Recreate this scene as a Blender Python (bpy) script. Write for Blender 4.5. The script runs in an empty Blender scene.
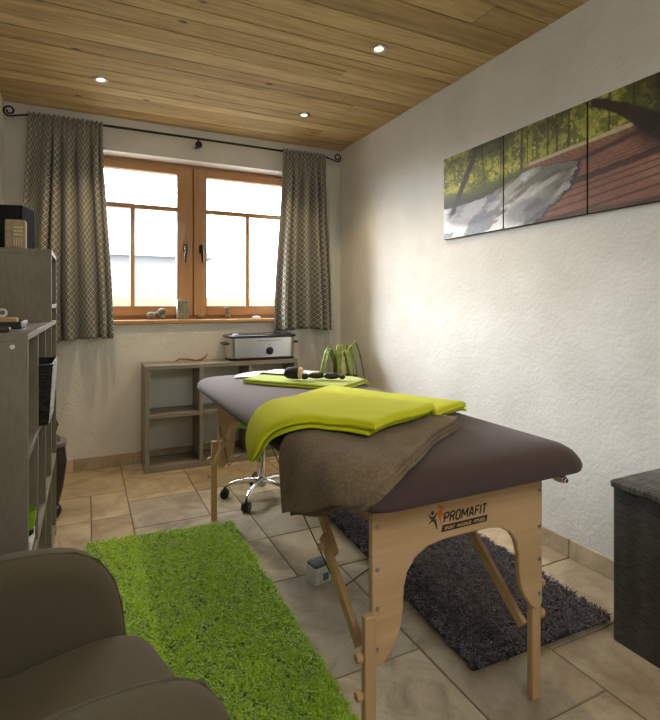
import bpy, bmesh, math, random
import numpy as np
from mathutils import Vector, Matrix
random.seed(7); rng = np.random.RandomState(11)
sc = bpy.context.scene
COL = sc.collection
PI = math.pi

# ------------------------------------------------------------------ colours and materials
def lin(c):
    out = []
    for v in c:
        v /= 255.0
        out.append(v / 12.92 if v <= 0.04045 else ((v + 0.055) / 1.055) ** 2.4)
    return (*out, 1.0)

class N:
    """small node-building helper around one material"""
    def __init__(s, name):
        s.m = bpy.data.materials.new(name); s.m.use_nodes = True
        s.t = s.m.node_tree; s.n = s.t.nodes; s.l = s.t.links
        s.b = s.n['Principled BSDF']; s.out = s.n['Material Output']
    def new(s, t, **kw):
        o = s.n.new(t)
        for k, v in kw.items(): setattr(o, k, v)
        return o
    def link(s, a, b): s.l.new(a, b)
    def inp(s, node, k, v):
        if hasattr(v, 'links'): s.link(v, node.inputs[k])
        else: node.inputs[k].default_value = v
    def set(s, k, v): s.inp(s.b, k, v)
    def math(s, op, a, b=0.0, c=None):
        o = s.new('ShaderNodeMath', operation=op)
        s.inp(o, 0, a); s.inp(o, 1, b)
        if c is not None: s.inp(o, 2, c)
        return o.outputs[0]
    def coord(s, which='Object', scale=(1, 1, 1), rot=(0, 0, 0)):
        tc = s.new('ShaderNodeTexCoord'); mp = s.new('ShaderNodeMapping')
        s.link(tc.outputs[which], mp.inputs[0])
        mp.inputs['Scale'].default_value = scale; mp.inputs['Rotation'].default_value = rot
        return mp.outputs[0]
    def noise(s, vec, scale, detail=4, rough=.55, dist=0.0):
        o = s.new('ShaderNodeTexNoise')
        if vec is not None: s.link(vec, o.inputs['Vector'])
        o.inputs['Scale'].default_value = scale; o.inputs['Detail'].default_value = detail
        o.inputs['Roughness'].default_value = rough; o.inputs['Distortion'].default_value = dist
        return o.outputs[0]
    def ramp(s, fac, stops, interp='LINEAR'):
        o = s.new('ShaderNodeValToRGB'); r = o.color_ramp; r.interpolation = interp
        while len(r.elements) < len(stops): r.elements.new(.5)
        for e, (p, c) in zip(r.elements, stops): e.position = p; e.color = c
        s.link(fac, o.inputs[0]); return o.outputs[0]
    def mix(s, fac, a, b, blend='MIX'):
        o = s.new('ShaderNodeMix', data_type='RGBA', blend_type=blend)
        s.inp(o, 0, fac); s.inp(o, 6, a); s.inp(o, 7, b); return o.outputs[2]
    def bump(s, h, strength=.3, dist=.01):
        o = s.new('ShaderNodeBump'); o.inputs['Strength'].default_value = strength
        o.inputs['Distance'].default_value = dist; s.link(h, o.inputs['Height'])
        s.link(o.outputs[0], s.b.inputs['Normal'])
    def island(s): return s.new('ShaderNodeNewGeometry').outputs['Random Per Island']

def plain(name, rgb, rough=.5, metal=0.0, sheen=0.0, emit=0.0, var=.12, nscale=30, bump=0.0, coat=0.0, bdist=.002):
    k = N(name); c = lin(rgb)
    v = k.noise(k.coord(), nscale, 3)
    lo = tuple(x * (1 - var) for x in c[:3]) + (1,); hi = tuple(min(1, x * (1 + var)) for x in c[:3]) + (1,)
    k.set('Base Color', k.ramp(v, [(.3, lo), (.7, hi)]))
    k.set('Roughness', rough); k.set('Metallic', metal); k.set('Sheen Weight', sheen); k.set('Coat Weight', coat)
    if emit: k.set('Emission Color', c); k.set('Emission Strength', emit)
    if bump: k.bump(v, bump, bdist)
    return k.m

def fabric(name, rgb, weave=700, sheen=.3, var=.16, bump=.5, rough=.95, blotch=6):
    k = N(name); c = lin(rgb); co = k.coord()
    f = k.noise(co, weave, 2, .7); g = k.noise(co, blotch, 4)
    s = k.math('ADD', k.math('MULTIPLY', f, .55), k.math('MULTIPLY', g, .45))
    k.set('Base Color', k.ramp(s, [(.32, tuple(x * (1 - var) for x in c[:3]) + (1,)), (.68, tuple(min(1, x * (1 + var)) for x in c[:3]) + (1,))]))
    k.set('Roughness', rough); k.set('Sheen Weight', sheen); k.set('Sheen Roughness', .5)
    k.bump(f, bump, .002); return k.m

def wood(name, light, dark, axis='X', scale=1.0, rough=.5, grain=1.0, coat=0.0):
    k = N(name); st = {'X': (.06, 1, 1), 'Y': (1, .06, 1), 'Z': (1, 1, .06)}[axis]
    co = k.coord(scale=tuple(a * scale for a in st))
    g = k.noise(co, 55, 5, .6, .6); h = k.noise(co, 14, 3, .5, 1.2)
    s = k.math('ADD', k.math('MULTIPLY', g, .5 * grain), k.math('MULTIPLY', h, .5))
    k.set('Base Color', k.ramp(s, [(.28, lin(dark)), (.62, lin(light))]))
    k.set('Roughness', rough); k.set('Coat Weight', coat); k.bump(g, .12, .002); return k.m

def m_plaster():
    k = N('white_plaster'); co = k.coord()
    a = k.noise(co, 16, 6, .6, .8); b = k.noise(co, 60, 5, .65, .3); c = k.noise(co, 2.2, 3)
    d = k.new('ShaderNodeTexVoronoi'); d.inputs['Scale'].default_value = 55; k.link(co, d.inputs['Vector'])
    h = k.math('ADD', k.math('MULTIPLY', a, .8), k.math('ADD', k.math('MULTIPLY', b, .5), k.math('MULTIPLY', d.outputs[0], .22)))
    k.set('Base Color', k.ramp(c, [(.3, lin((208, 206, 199))), (.7, lin((226, 225, 220)))]))
    k.set('Roughness', .92); k.bump(h, .38, .012); return k.m

def m_floor():
    k = N('travertine_tile'); co = k.coord(); r = k.island()
    base = k.ramp(r, [(0, lin((164, 146, 112))), (.3, lin((190, 173, 140))), (.5, lin((164, 155, 136))), (.75, lin((204, 188, 155))), (1, lin((152, 140, 116)))])
    off = k.new('ShaderNodeVectorMath', operation='SCALE'); cc = k.new('ShaderNodeCombineXYZ')
    k.link(r, cc.inputs[0]); k.link(r, cc.inputs[1]); k.link(cc.outputs[0], off.inputs[0]); off.inputs['Scale'].default_value = 37
    ad = k.new('ShaderNodeVectorMath', operation='ADD'); k.link(co, ad.inputs[0]); k.link(off.outputs[0], ad.inputs[1])
    cl = k.noise(ad.outputs[0], 4.5, 6, .62, 1.1); fine = k.noise(ad.outputs[0], 40, 4, .65)
    c1 = k.mix(k.ramp(cl, [(.4, (0, 0, 0, 1)), (.62, (1, 1, 1, 1))]), base, k.mix(.7, base, lin((112, 92, 64))))
    c2 = k.mix(k.math('MULTIPLY', fine, .35), c1, lin((222, 212, 190)))
    pit = k.noise(ad.outputs[0], 90, 3, .7); pm = k.ramp(pit, [(.62, (0, 0, 0, 1)), (.68, (1, 1, 1, 1))])
    k.set('Base Color', k.mix(k.math('MULTIPLY', pm, .55), c2, lin((105, 88, 66))))
    k.set('Roughness', k.math('ADD', k.math('MULTIPLY', fine, .25), .38)); k.set('Specular IOR Level', .4)
    k.bump(k.math('SUBTRACT', k.math('MULTIPLY', cl, .4), pm), .25, .004); return k.m

def m_ceiling():
    k = N('reclaimed_spruce'); co = k.coord(scale=(.07, 1, 1)); r = k.island()
    cc = k.new('ShaderNodeCombineXYZ'); k.link(k.math('MULTIPLY', r, 31), cc.inputs[0]); k.link(k.math('MULTIPLY', r, 17), cc.inputs[1])
    ad = k.new('ShaderNodeVectorMath', operation='ADD'); k.link(co, ad.inputs[0]); k.link(cc.outputs[0], ad.inputs[1])
    g = k.noise(ad.outputs[0], 42, 5, .62, .8); h = k.noise(ad.outputs[0], 9, 4, .6, 1.5)
    base = k.ramp(r, [(0, lin((190, 164, 112))), (.35, lin((214, 188, 134))), (.7, lin((202, 176, 122))), (1, lin((176, 150, 102)))])
    c = k.mix(k.ramp(g, [(.36, (.5, .5, .5, 1)), (.6, (0, 0, 0, 1))]), base, lin((134, 104, 62)))
    c = k.mix(k.ramp(h, [(.54, (0, 0, 0, 1)), (.78, (.75, .75, .75, 1))]), c, lin((120, 102, 74)))
    vo = k.new('ShaderNodeTexVoronoi'); vo.inputs['Scale'].default_value = 4.2
    co2 = k.coord(scale=(.62, 1, 1)); ad2 = k.new('ShaderNodeVectorMath', operation='ADD'); k.link(co2, ad2.inputs[0]); k.link(cc.outputs[0], ad2.inputs[1]); k.link(ad2.outputs[0], vo.inputs['Vector'])
    kn = k.ramp(vo.outputs['Distance'], [(.045, (1, 1, 1, 1)), (.085, (0, 0, 0, 1))])
    k.set('Base Color', k.mix(k.math('MULTIPLY', kn, .8), c, lin((58, 38, 20))))
    k.set('Roughness', .75); k.bump(g, .25, .004); return k.m

def m_pile(name, a, b, c):
    k = N(name); r = k.island()
    k.set('Base Color', k.ramp(r, [(0, lin(a)), (.5, lin(b)), (1, lin(c))]))
    k.set('Roughness', .8); k.set('Sheen Weight', .25); return k.m

def m_curtain():
    k = N('woven_diamond_curtain'); tc = k.new('ShaderNodeTexCoord'); sp = k.new('ShaderNodeSeparateXYZ'); k.link(tc.outputs['UV'], sp.inputs[0])
    def tri(x, s): return k.math('ABSOLUTE', k.math('SUBTRACT', k.math('FRACT', k.math('MULTIPLY', x, s)), .5))
    a = tri(sp.outputs[0], 25); b = tri(sp.outputs[1], 22)
    d = k.math('ADD', a, b)
    w = k.math('COSINE', k.math('MULTIPLY', d, 2 * PI * 2))
    msk = k.ramp(w, [(.0, (0, 0, 0, 1)), (.3, (1, 1, 1, 1))])
    c = k.mix(msk, lin((100, 102, 102)), lin((206, 202, 186)))
    f = k.noise(k.coord('UV'), 400, 2)
    c = k.mix(k.math('MULTIPLY', f, .3), c, lin((88, 88, 84)))
    k.set('Base Color', c); k.set('Roughness', .95); k.set('Sheen Weight', .2); k.bump(f, .3, .002)
    tr = k.new('ShaderNodeBsdfTranslucent'); k.link(c, tr.inputs[0]); mx = k.new('ShaderNodeMixShader'); mx.inputs[0].default_value = .22
    k.link(k.b.outputs[0], mx.inputs[1]); k.link(tr.outputs[0], mx.inputs[2]); k.link(mx.outputs[0], k.out.inputs[0]); return k.m

def m_wicker(name, rgb, row=.009, wid=.024, top=False):
    k = N(name); tc = k.new('ShaderNodeTexCoord'); sp = k.new('ShaderNodeSeparateXYZ'); k.link(tc.outputs['Object'], sp.inputs[0])
    cc = k.new('ShaderNodeCombineXYZ')
    if top: k.link(sp.outputs[1], cc.inputs[1]); k.link(sp.outputs[0], cc.inputs[0])
    else:
        k.link(k.math('ADD', sp.outputs[0], sp.outputs[1]), cc.inputs[0]); k.link(sp.outputs[2], cc.inputs[1])
    br = k.new('ShaderNodeTexBrick'); k.link(cc.outputs[0], br.inputs['Vector'])
    br.inputs['Scale'].default_value = 1; br.inputs['Brick Width'].default_value = wid; br.inputs['Row Height'].default_value = row
    br.inputs['Mortar Size'].default_value = .0014; br.inputs['Mortar Smooth'].default_value = 1.0
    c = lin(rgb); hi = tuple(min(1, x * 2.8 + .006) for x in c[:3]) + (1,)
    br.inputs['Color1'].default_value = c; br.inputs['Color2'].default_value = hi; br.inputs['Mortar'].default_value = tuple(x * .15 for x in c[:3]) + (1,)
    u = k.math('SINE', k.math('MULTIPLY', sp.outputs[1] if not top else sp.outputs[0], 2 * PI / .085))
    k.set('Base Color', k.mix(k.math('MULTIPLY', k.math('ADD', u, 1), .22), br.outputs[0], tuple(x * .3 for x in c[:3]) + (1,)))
    k.set('Roughness', .42)
    k.bump(k.math('SUBTRACT', 1.0, br.outputs['Fac']), .9, .006); return k.m

def m_glass(name, tint=(1, 1, 1, 1), g=.06):
    k = N(name); t = k.new('ShaderNodeBsdfTransparent'); t.inputs[0].default_value = tint
    gl = k.new('ShaderNodeBsdfGlossy'); gl.inputs['Roughness'].default_value = .02
    mx = k.new('ShaderNodeMixShader'); mx.inputs[0].default_value = g
    k.link(t.outputs[0], mx.inputs[1]); k.link(gl.outputs[0], mx.inputs[2]); k.link(mx.outputs[0], k.out.inputs[0]); return k.m

def m_vcol(name):
    k = N(name); a = k.new('ShaderNodeAttribute', attribute_name='paint'); k.link(a.outputs['Color'], k.b.inputs['Base Color'])
    k.set('Roughness', .6); k.bump(k.noise(k.coord(), 900, 1), .1, .001); return k.m

M = dict(
    plaster=m_plaster(), floor=m_floor(), ceiling=m_ceiling(),
    grout=plain('grout', (120, 110, 92), .95), base_tile=None,
    window_wood=wood('window_larch', (194, 150, 100), (166, 120, 74), 'Z', 1, .42, .7, .2),
    window_wood_x=wood('window_larch_rail', (192, 146, 96), (162, 114, 70), 'X', 1, .42, .7, .2),
    sill_wood=wood('sill_oak', (206, 166, 112), (170, 126, 76), 'X', 1, .4, .7, .2),
    glass=m_glass('window_glass'),
    iron=plain('black_iron', (40, 36, 33), .45, .7),
    curtain=m_curtain(),
    shelf=None, shelf_edge=plain('grey_edge_band', (176, 170, 156), .5),
    steel=plain('brushed_steel', (200, 200, 200), .28, 1.0, var=.05), chrome=plain('chrome', (225, 225, 228), .08, 1.0, var=.02),
    black=plain('black_plastic', (22, 22, 23), .35), black_matt=plain('black_matt', (26, 27, 30), .7),
    beech=wood('beech', (212, 182, 140), (190, 156, 112), 'X', 1, .42, .8, .15), beech_z=wood('beech_upright', (208, 176, 132), (184, 148, 104), 'Z', 1, .42, .8, .15),
    beech_y=wood('beech_long', (204, 172, 126), (180, 142, 98), 'Y', 1, .45, .8, .1),
    plum=fabric('plum_brown_cover', (66, 48, 45), 500, .2, .1, .25, .8, 5),
    lime=fabric('lime_fleece', (214, 222, 6), 600, .1, .08, .4, .95, 5), brown=fabric('brown_terry', (118, 102, 79), 140, .12, .5, 1.0, .98, 9),
    limeflat=fabric('lime_towel', (164, 186, 40), 600, .3, .1, .4),
    white=fabric('white_linen', (232, 232, 228), 500, .1, .04, .3),
    chair=fabric('taupe_upholstery', (98, 91, 71), 260, .05, .14, .5, .95, 4),
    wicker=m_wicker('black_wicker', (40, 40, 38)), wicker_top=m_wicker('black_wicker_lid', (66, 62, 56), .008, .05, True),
    basket=m_wicker('dark_basket', (30, 29, 28), .011, .02), basket_lit=m_wicker('basket_front_lit', (226, 230, 236), .014, .03),  # second basket material has window light painted in as a pale weave
    rug_green=m_pile('lime_pile', (130, 176, 14), (160, 204, 30), (190, 226, 70)), rug_green_base=plain('lime_rug_back', (84, 122, 12), .95),
    rug_dark=m_pile('aubergine_pile', (42, 35, 42), (60, 51, 59), (82, 73, 81)), rug_dark_base=plain('aubergine_rug_back', (30, 25, 32), .95),
    paint=m_vcol('canvas_print'), canvas_edge=plain('canvas_edge', (46, 40, 30), .8),
    bulb=plain('bulb', (255, 226, 170), .3, emit=5, var=0), screw=plain('screw', (180, 176, 168), .3, .9),
    orange=plain('orange_print', (214, 112, 40), .6), ink=plain('black_print', (28, 26, 26), .6), ink_light=plain('pale_print', (206, 176, 132), .6),
    greengrey=plain('dark_green_print', (40, 60, 56), .6),
    stone=plain('grey_pebble', (120, 116, 108), .8, nscale=90, var=.25, bump=.3), basalt=plain('basalt_stone', (34, 34, 36), .35, nscale=60),
    cream=plain('cream', (226, 204, 160), .6), slate_box=plain('mottled_grey_box', (128, 136, 122), .8, nscale=45, var=.4),
    leaf=plain('green_leaf', (122, 142, 62), .45, nscale=25, var=.35), leaf_pale=plain('pale_leaf', (206, 206, 140), .5, nscale=25, var=.2),
    pot=plain('planter_brown', (96, 84, 72), .7), soil=plain('soil', (50, 38, 28), .95, nscale=80, var=.4),
    green_pad=plain('green_vinyl', (84, 178, 30), .4), navy=plain('dark_speaker', (24, 26, 34), .9), grille=plain('speaker_grille', (18, 18, 20), .9),
    beige=plain('beige_ceramic', (172, 158, 124), .7, nscale=60, var=.2), tan=plain('tan_wood', (196, 160, 104), .6),
    bag=plain('dark_brown_leather', (44, 33, 30), .5, nscale=40, bump=.2), strap=plain('grey_strap', (112, 108, 106), .7),
    plastic_grey=plain('light_grey_plastic', (236, 238, 238), .4), plastic_dark=plain('mid_grey_plastic', (104, 108, 114), .5),
    brownwood=plain('brown_driftwood', (122, 78, 46), .6, nscale=30, var=.3),
    green_glass=plain('green_glaze', (142, 178, 30), .15), snow=plain('snowy_ground', (124, 126, 128), .9), house=plain('pale_render', (138, 139, 140), .9),
    roof=plain('grey_roof', (130, 132, 134), .8), fence=wood('fence_larch', (128, 112, 88), (114, 96, 72), 'X'), slate=plain('window_dark', (118, 124, 130), .5), tree=plain('pale_foliage', (96, 104, 94), .9),
)
def m_shelf(name, a, b):
    k = N(name); co = k.coord(scale=(1, 1, .25)); co2 = k.coord(scale=(1, 1, 1))
    g = k.noise(co, 90, 4, .6); h = k.noise(co2, 6, 4)
    s = k.math('ADD', k.math('MULTIPLY', g, .5), k.math('MULTIPLY', h, .5))
    k.set('Base Color', k.ramp(s, [(.3, lin(b)), (.7, lin(a))])); k.set('Roughness', .5); k.bump(g, .08, .002); return k.m
M['shelf'] = m_shelf('taupe_melamine', (142, 135, 118), (118, 112, 96))
M['shelf_back'] = m_shelf('grey_melamine', (146, 140, 128), (122, 116, 104))
M['base_tile'] = m_floor(); M['base_tile'].name = 'skirting_tile'

M['navy'].node_tree.nodes['Principled BSDF'].inputs['Specular IOR Level'].default_value = .12

# ------------------------------------------------------------------ geometry helpers
def BM(): return bmesh.new()
def box(bm, x0, x1, y0, y1, z0, z1):
    v = [bm.verts.new(p) for p in ((x0, y0, z0), (x1, y0, z0), (x1, y1, z0), (x0, y1, z0), (x0, y0, z1), (x1, y0, z1), (x1, y1, z1), (x0, y1, z1))]
    for f in ((3, 2, 1, 0), (4, 5, 6, 7), (0, 1, 5, 4), (1, 2, 6, 5), (2, 3, 7, 6), (3, 0, 4, 7)): bm.faces.new([v[i] for i in f])
    return bm
def frame_of(d):
    d = d.normalized(); up = Vector((0, 0, 1)) if abs(d.z) < .95 else Vector((1, 0, 0))
    a = d.cross(up).normalized(); return a, a.cross(d).normalized()
def tube(bm, pts, r, n=10, caps=True, flat=1.0, up=None):
    pts = [Vector(p) for p in pts]; rs = r if isinstance(r, (list, tuple)) else [r] * len(pts)
    rings = []; a = b = None
    for i, p in enumerate(pts):
        d = (pts[min(i + 1, len(pts) - 1)] - pts[max(i - 1, 0)])
        if a is None:
            a, b = frame_of(d)
            if up is not None: b = Vector(up); a = d.normalized().cross(b).normalized()
        else:
            dn = d.normalized(); a = (a - dn * a.dot(dn)).normalized(); b = a.cross(dn).normalized()
        rings.append([bm.verts.new(p + (a * math.cos(t) + b * math.sin(t) * flat) * rs[i]) for t in [2 * PI * k / n for k in range(n)]])
    for r0, r1 in zip(rings, rings[1:]):
        for k in range(n): bm.faces.new((r0[k], r0[(k + 1) % n], r1[(k + 1) % n], r1[k]))
    if caps: bm.faces.new(rings[0][::-1]); bm.faces.new(rings[-1])
    return bm
def bar(bm, p0, p1, w, t, up=(0, 0, 1)):
    """rectangular bar from p0 to p1: w across, t along 'up'"""
    p0, p1 = Vector(p0), Vector(p1); d = (p1 - p0).normalized(); u = Vector(up); a = d.cross(u).normalized(); b = a.cross(d)
    vs = [[bm.verts.new(p + a * (sx * w / 2) + b * (sy * t / 2)) for sx, sy in ((-1, -1), (1, -1), (1, 1), (-1, 1))] for p in (p0, p1)]
    for k in range(4): bm.faces.new((vs[0][k], vs[0][(k + 1) % 4], vs[1][(k + 1) % 4], vs[1][k]))
    bm.faces.new(vs[0][::-1]); bm.faces.new(vs[1]); return bm
def lathe(bm, prof, n=24, c=(0, 0, 0), sx=1.0, sy=1.0):
    rings = []
    for r, z in prof:
        if r < 1e-6: rings.append([bm.verts.new((c[0], c[1], c[2] + z))])
        else: rings.append([bm.verts.new((c[0] + r * sx * math.cos(2 * PI * k / n), c[1] + r * sy * math.sin(2 * PI * k / n), c[2] + z)) for k in range(n)])
    for a, b in zip(rings, rings[1:]):
        for k in range(n):
            q = [a[k % len(a)], a[(k + 1) % n % len(a)], b[(k + 1) % n % len(b)], b[k % len(b)]]
            q = [v for i, v in enumerate(q) if v not in q[:i]]
            if len(q) > 2: bm.faces.new(q)
    for r_, rev in ((rings[0], True), (rings[-1], False)):
        if len(r_) > 2: bm.faces.new(r_[::-1] if rev else r_)
    return bm
def prism(bm, poly, fn, a, b):
    """polygon extruded between depths a and b; fn(u, v, w) gives the point"""
    A = [bm.verts.new(fn(u, v, a)) for u, v in poly]; B = [bm.verts.new(fn(u, v, b)) for u, v in poly]; n = len(poly)
    for k in range(n): bm.faces.new((A[k], A[(k + 1) % n], B[(k + 1) % n], B[k]))
    bm.faces.new(A[::-1]); bm.faces.new(B); return bm
def loft(bm, rings, close=True):
    R = [[bm.verts.new(p) for p in r] for r in rings]; n = len(R[0])
    for a, b in zip(R, R[1:]):
        for k in range(n): bm.faces.new((a[k], a[(k + 1) % n], b[(k + 1) % n], b[k]))
    if close: bm.faces.new(R[0][::-1]); bm.faces.new(R[-1])
    return bm
def rrect(x0, x1, y0, y1, r, n=6):
    out = []
    for cx, cy, a0 in ((x1 - r, y1 - r, 0), (x0 + r, y1 - r, 90), (x0 + r, y0 + r, 180), (x1 - r, y0 + r, 270)):
        for k in range(n + 1):
            a = math.radians(a0 + 90 * k / n); out.append((cx + r * math.cos(a), cy + r * math.sin(a)))
    return out
def blob(bm, c, rx, ry, rz, rot=0.0, nu=16, nv=10, bumpy=0.0):
    rings = []
    for i in range(1, nv):
        t = PI * i / nv; ring = []
        for k in range(nu):
            p = 2 * PI * k / nu; s = 1 + bumpy * math.sin(3 * p + i) * math.sin(t)
            x, y, z = rx * math.sin(t) * math.cos(p) * s, ry * math.sin(t) * math.sin(p) * s, -rz * math.cos(t)
            ring.append((c[0] + x * math.cos(rot) - y * math.sin(rot), c[1] + x * math.sin(rot) + y * math.cos(rot), c[2] + z))
        rings.append(ring)
    return loft(bm, rings)
def arc(c, r, a0, a1, n, plane='xz', y=0):
    return [(c[0] + r * math.cos(a0 + (a1 - a0) * k / n), y, c[1] + r * math.sin(a0 + (a1 - a0) * k / n)) for k in range(n + 1)]

def obj(name, bm, mat, parent=None, loc=None, bevel=0.0, seg=2, smooth=40, subsurf=0):
    me = bpy.data.meshes.new(name)
    bmesh.ops.recalc_face_normals(bm, faces=bm.faces); bm.to_mesh(me); bm.free()
    return link(name, me, mat, parent, loc, bevel, seg, smooth, subsurf)
def link(name, me, mat, parent=None, loc=None, bevel=0.0, seg=2, smooth=40, subsurf=0):
    o = bpy.data.objects.new(name, me); COL.objects.link(o)
    if mat: me.materials.append(mat)
    if parent is not None: o.parent = parent
    if loc is not None: o.location = loc
    if smooth:
        me.polygons.foreach_set('use_smooth', [True] * len(me.polygons))
        if smooth < 180: me.set_sharp_from_angle(angle=math.radians(smooth))
    if bevel:
        b = o.modifiers.new('bevel', 'BEVEL'); b.width = bevel; b.segments = seg; b.limit_method = 'ANGLE'; b.angle_limit = math.radians(35)
        b.harden_normals = False
    if subsurf:
        s = o.modifiers.new('sub', 'SUBSURF'); s.levels = s.render_levels = subsurf
    return o
def tag(o, label, cat, group=None):
    o['label'] = label; o['category'] = cat
    if group: o['group'] = group
    return o
def thing(name, label, cat, loc=(0, 0, 0), rz=0.0, group=None):
    o = bpy.data.objects.new(name, None); COL.objects.link(o); o.empty_display_size = .05
    o.location = loc; o.rotation_euler = (0, 0, rz); return tag(o, label, cat, group)
def struct(o): o['kind'] = 'structure'; return o
def copy_tree(o, parent=None):
    c = o.copy(); COL.objects.link(c)
    if parent is not None: c.parent = parent
    for ch in list(o.children): copy_tree(ch, c)
    return c

# ------------------------------------------------------------------ room
XL, XR, YF, YB, H = -0.50, 2.02, -1.30, 3.95, 2.53
WX0, WX1, WZ0, WZ1 = -0.17, 1.70, 1.05, 2.29
# floor: random ashlar pattern of travertine tiles
bm = BM(); g = .2; nx, ny = 14, 28; used = set(); gx0, gy0 = XL - .08, YF - .1
R = random.Random(5)
for j in range(ny):
    for i in range(nx):
        if (i, j) in used: continue
        opts = [(3, 2), (2, 3), (2, 2), (3, 2), (2, 1), (1, 2), (1, 1), (2, 2)]; R.shuffle(opts); opts.sort(key=lambda s: -(s[0] * s[1] > 1) * R.random() * 3 - s[0] * s[1] * .2)
        for w, h in opts + [(1, 1)]:
            cells = [(i + a, j + b) for a in range(w) for b in range(h)]
            if all(c not in used and c[0] < nx and c[1] < ny for c in cells): break
        used.update(cells); q = .0022
        x0, x1, y0, y1 = gx0 + i * g + q, gx0 + (i + w) * g - q, gy0 + j * g + q, gy0 + (j + h) * g - q
        x0, x1, y0, y1 = max(x0, XL - .02), min(x1, XR + .02), max(y0, YF - .02), min(y1, YB + .02)
        if x1 - x0 < .01 or y1 - y0 < .01: continue
        dz = R.uniform(-.0008, 0)
        top = [bm.verts.new((x, y, dz)) for x, y in ((x0 + .002, y0 + .002), (x1 - .002, y0 + .002), (x1 - .002, y1 - .002), (x0 + .002, y1 - .002))]
        low = [bm.verts.new((x, y, -.006)) for x, y in ((x0, y0), (x1, y0), (x1, y1), (x0, y1))]
        bm.faces.new(top)
        for k in range(4): bm.faces.new((low[k], low[(k + 1) % 4], top[(k + 1) % 4], top[k]))
fl = struct(obj('floor', bm, M['floor'], smooth=0))
bm = BM(); box(bm, XL - .3, XR + .3, YF - .3, YB + .45, -.2, -.004); struct(obj('floor_bed', bm, M['grout'], smooth=0)).parent = fl
# ceiling of reclaimed boards running along X
bm = BM(); y = YF - .1; R = random.Random(3)
while y < YB + .05:
    w = R.choice([.10, .12, .14, .16, .18]); x = XL - .1 - R.uniform(0, 2.0)
    while x < XR + .1:
        L = R.uniform(3.4, 5.0); q = .0012; dz = R.uniform(0, .004)
        x0, x1 = max(x, XL - .1), min(x + L, XR + .1)
        if x1 - x0 > .02:
            lo = [bm.verts.new((a, b, H + dz)) for a, b in ((x0 + q, y + .004), (x1 - q, y + .004), (x1 - q, y + w - .004), (x0 + q, y + w - .004))]
            hi = [bm.verts.new((a, b, H + .018)) for a, b in ((x0, y + .001), (x1, y + .001), (x1, y + w - .001), (x0, y + w - .001))]
            bm.faces.new(lo[::-1])
            for k in range(4): bm.faces.new((lo[k], lo[(k + 1) % 4], hi[(k + 1) % 4], hi[k]))
        x += L
    y += w
ce = struct(obj('ceiling', bm, M['ceiling'], smooth=0))
bm = BM(); box(bm, XL - .3, XR + .3, YF - .3, YB + .45, H + .012, H + .2); struct(obj('ceiling_slab', bm, plain('ceiling_dark', (40, 28, 18), .9), smooth=0)).parent = ce
def wall(name, *boxes):
    bm = BM()
    for b in boxes: box(bm, *b)
    return struct(obj(name, bm, M['plaster'], smooth=0))
wall('wall_right', (XR, XR + .3, YF - .3, YB + .45, -.1, H + .1))
wall('wall_left', (XL - .3, XL, YF - .3, YB + .45, -.1, H + .1))
wall('wall_front', (XL, XR, YF - .3, YF, -.1, H + .1))
T = .36
bm = BM()   # back wall with the window opening, rounded plaster reveal
box(bm, XL, WX0, YB, YB + T, -.1, H + .1); box(bm, WX1, XR, YB, YB + T, -.1, H + .1)
box(bm, WX0, WX1, YB, YB + T, -.1, WZ0 - .02); box(bm, WX0, WX1, YB, YB + T, WZ1, H + .1)
struct(obj('wall_back', bm, M['plaster'], smooth=0))
bm = BM(); box(bm, 1.905, 1.965, YB - .014, YB + .01, .08, 2.19); struct(obj('trim_1', bm, M['plaster'], bevel=.006))
def skirting(name, p0, p1, nrm):
    bm = BM(); p0, p1, nrm = Vector(p0), Vector(p1), Vector(nrm); L = (p1 - p0).length; d = (p1 - p0) / L; t = 0; R = random.Random(name)
    while t < L:
        w = min(R.choice([.3, .4, .4, .5]), L - t); a = p0 + d * (t + .0015); b = p0 + d * (t + w - .0015)
        if w > .01:
            pts = [a, b, b + nrm * .013, a + nrm * .013]; xs = [p.x for p in pts]; ys = [p.y for p in pts]
            box(bm, min(xs), max(xs), min(ys), max(ys), .0, .085)
        t += w
    struct(obj(name, bm, M['base_tile'], smooth=0, bevel=.002, seg=1))
skirting('baseboard_back', (XL + .013, YB, 0), (XR - .013, YB, 0), (0, -1, 0))
skirting('baseboard_right', (XR, YF, 0), (XR, YB, 0), (-1, 0, 0))
skirting('baseboard_left', (XL, YF, 0), (XL, YB, 0), (1, 0, 0))
skirting('baseboard_front', (XL + .013, YF, 0), (XR - .013, YF, 0), (0, 1, 0))

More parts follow.
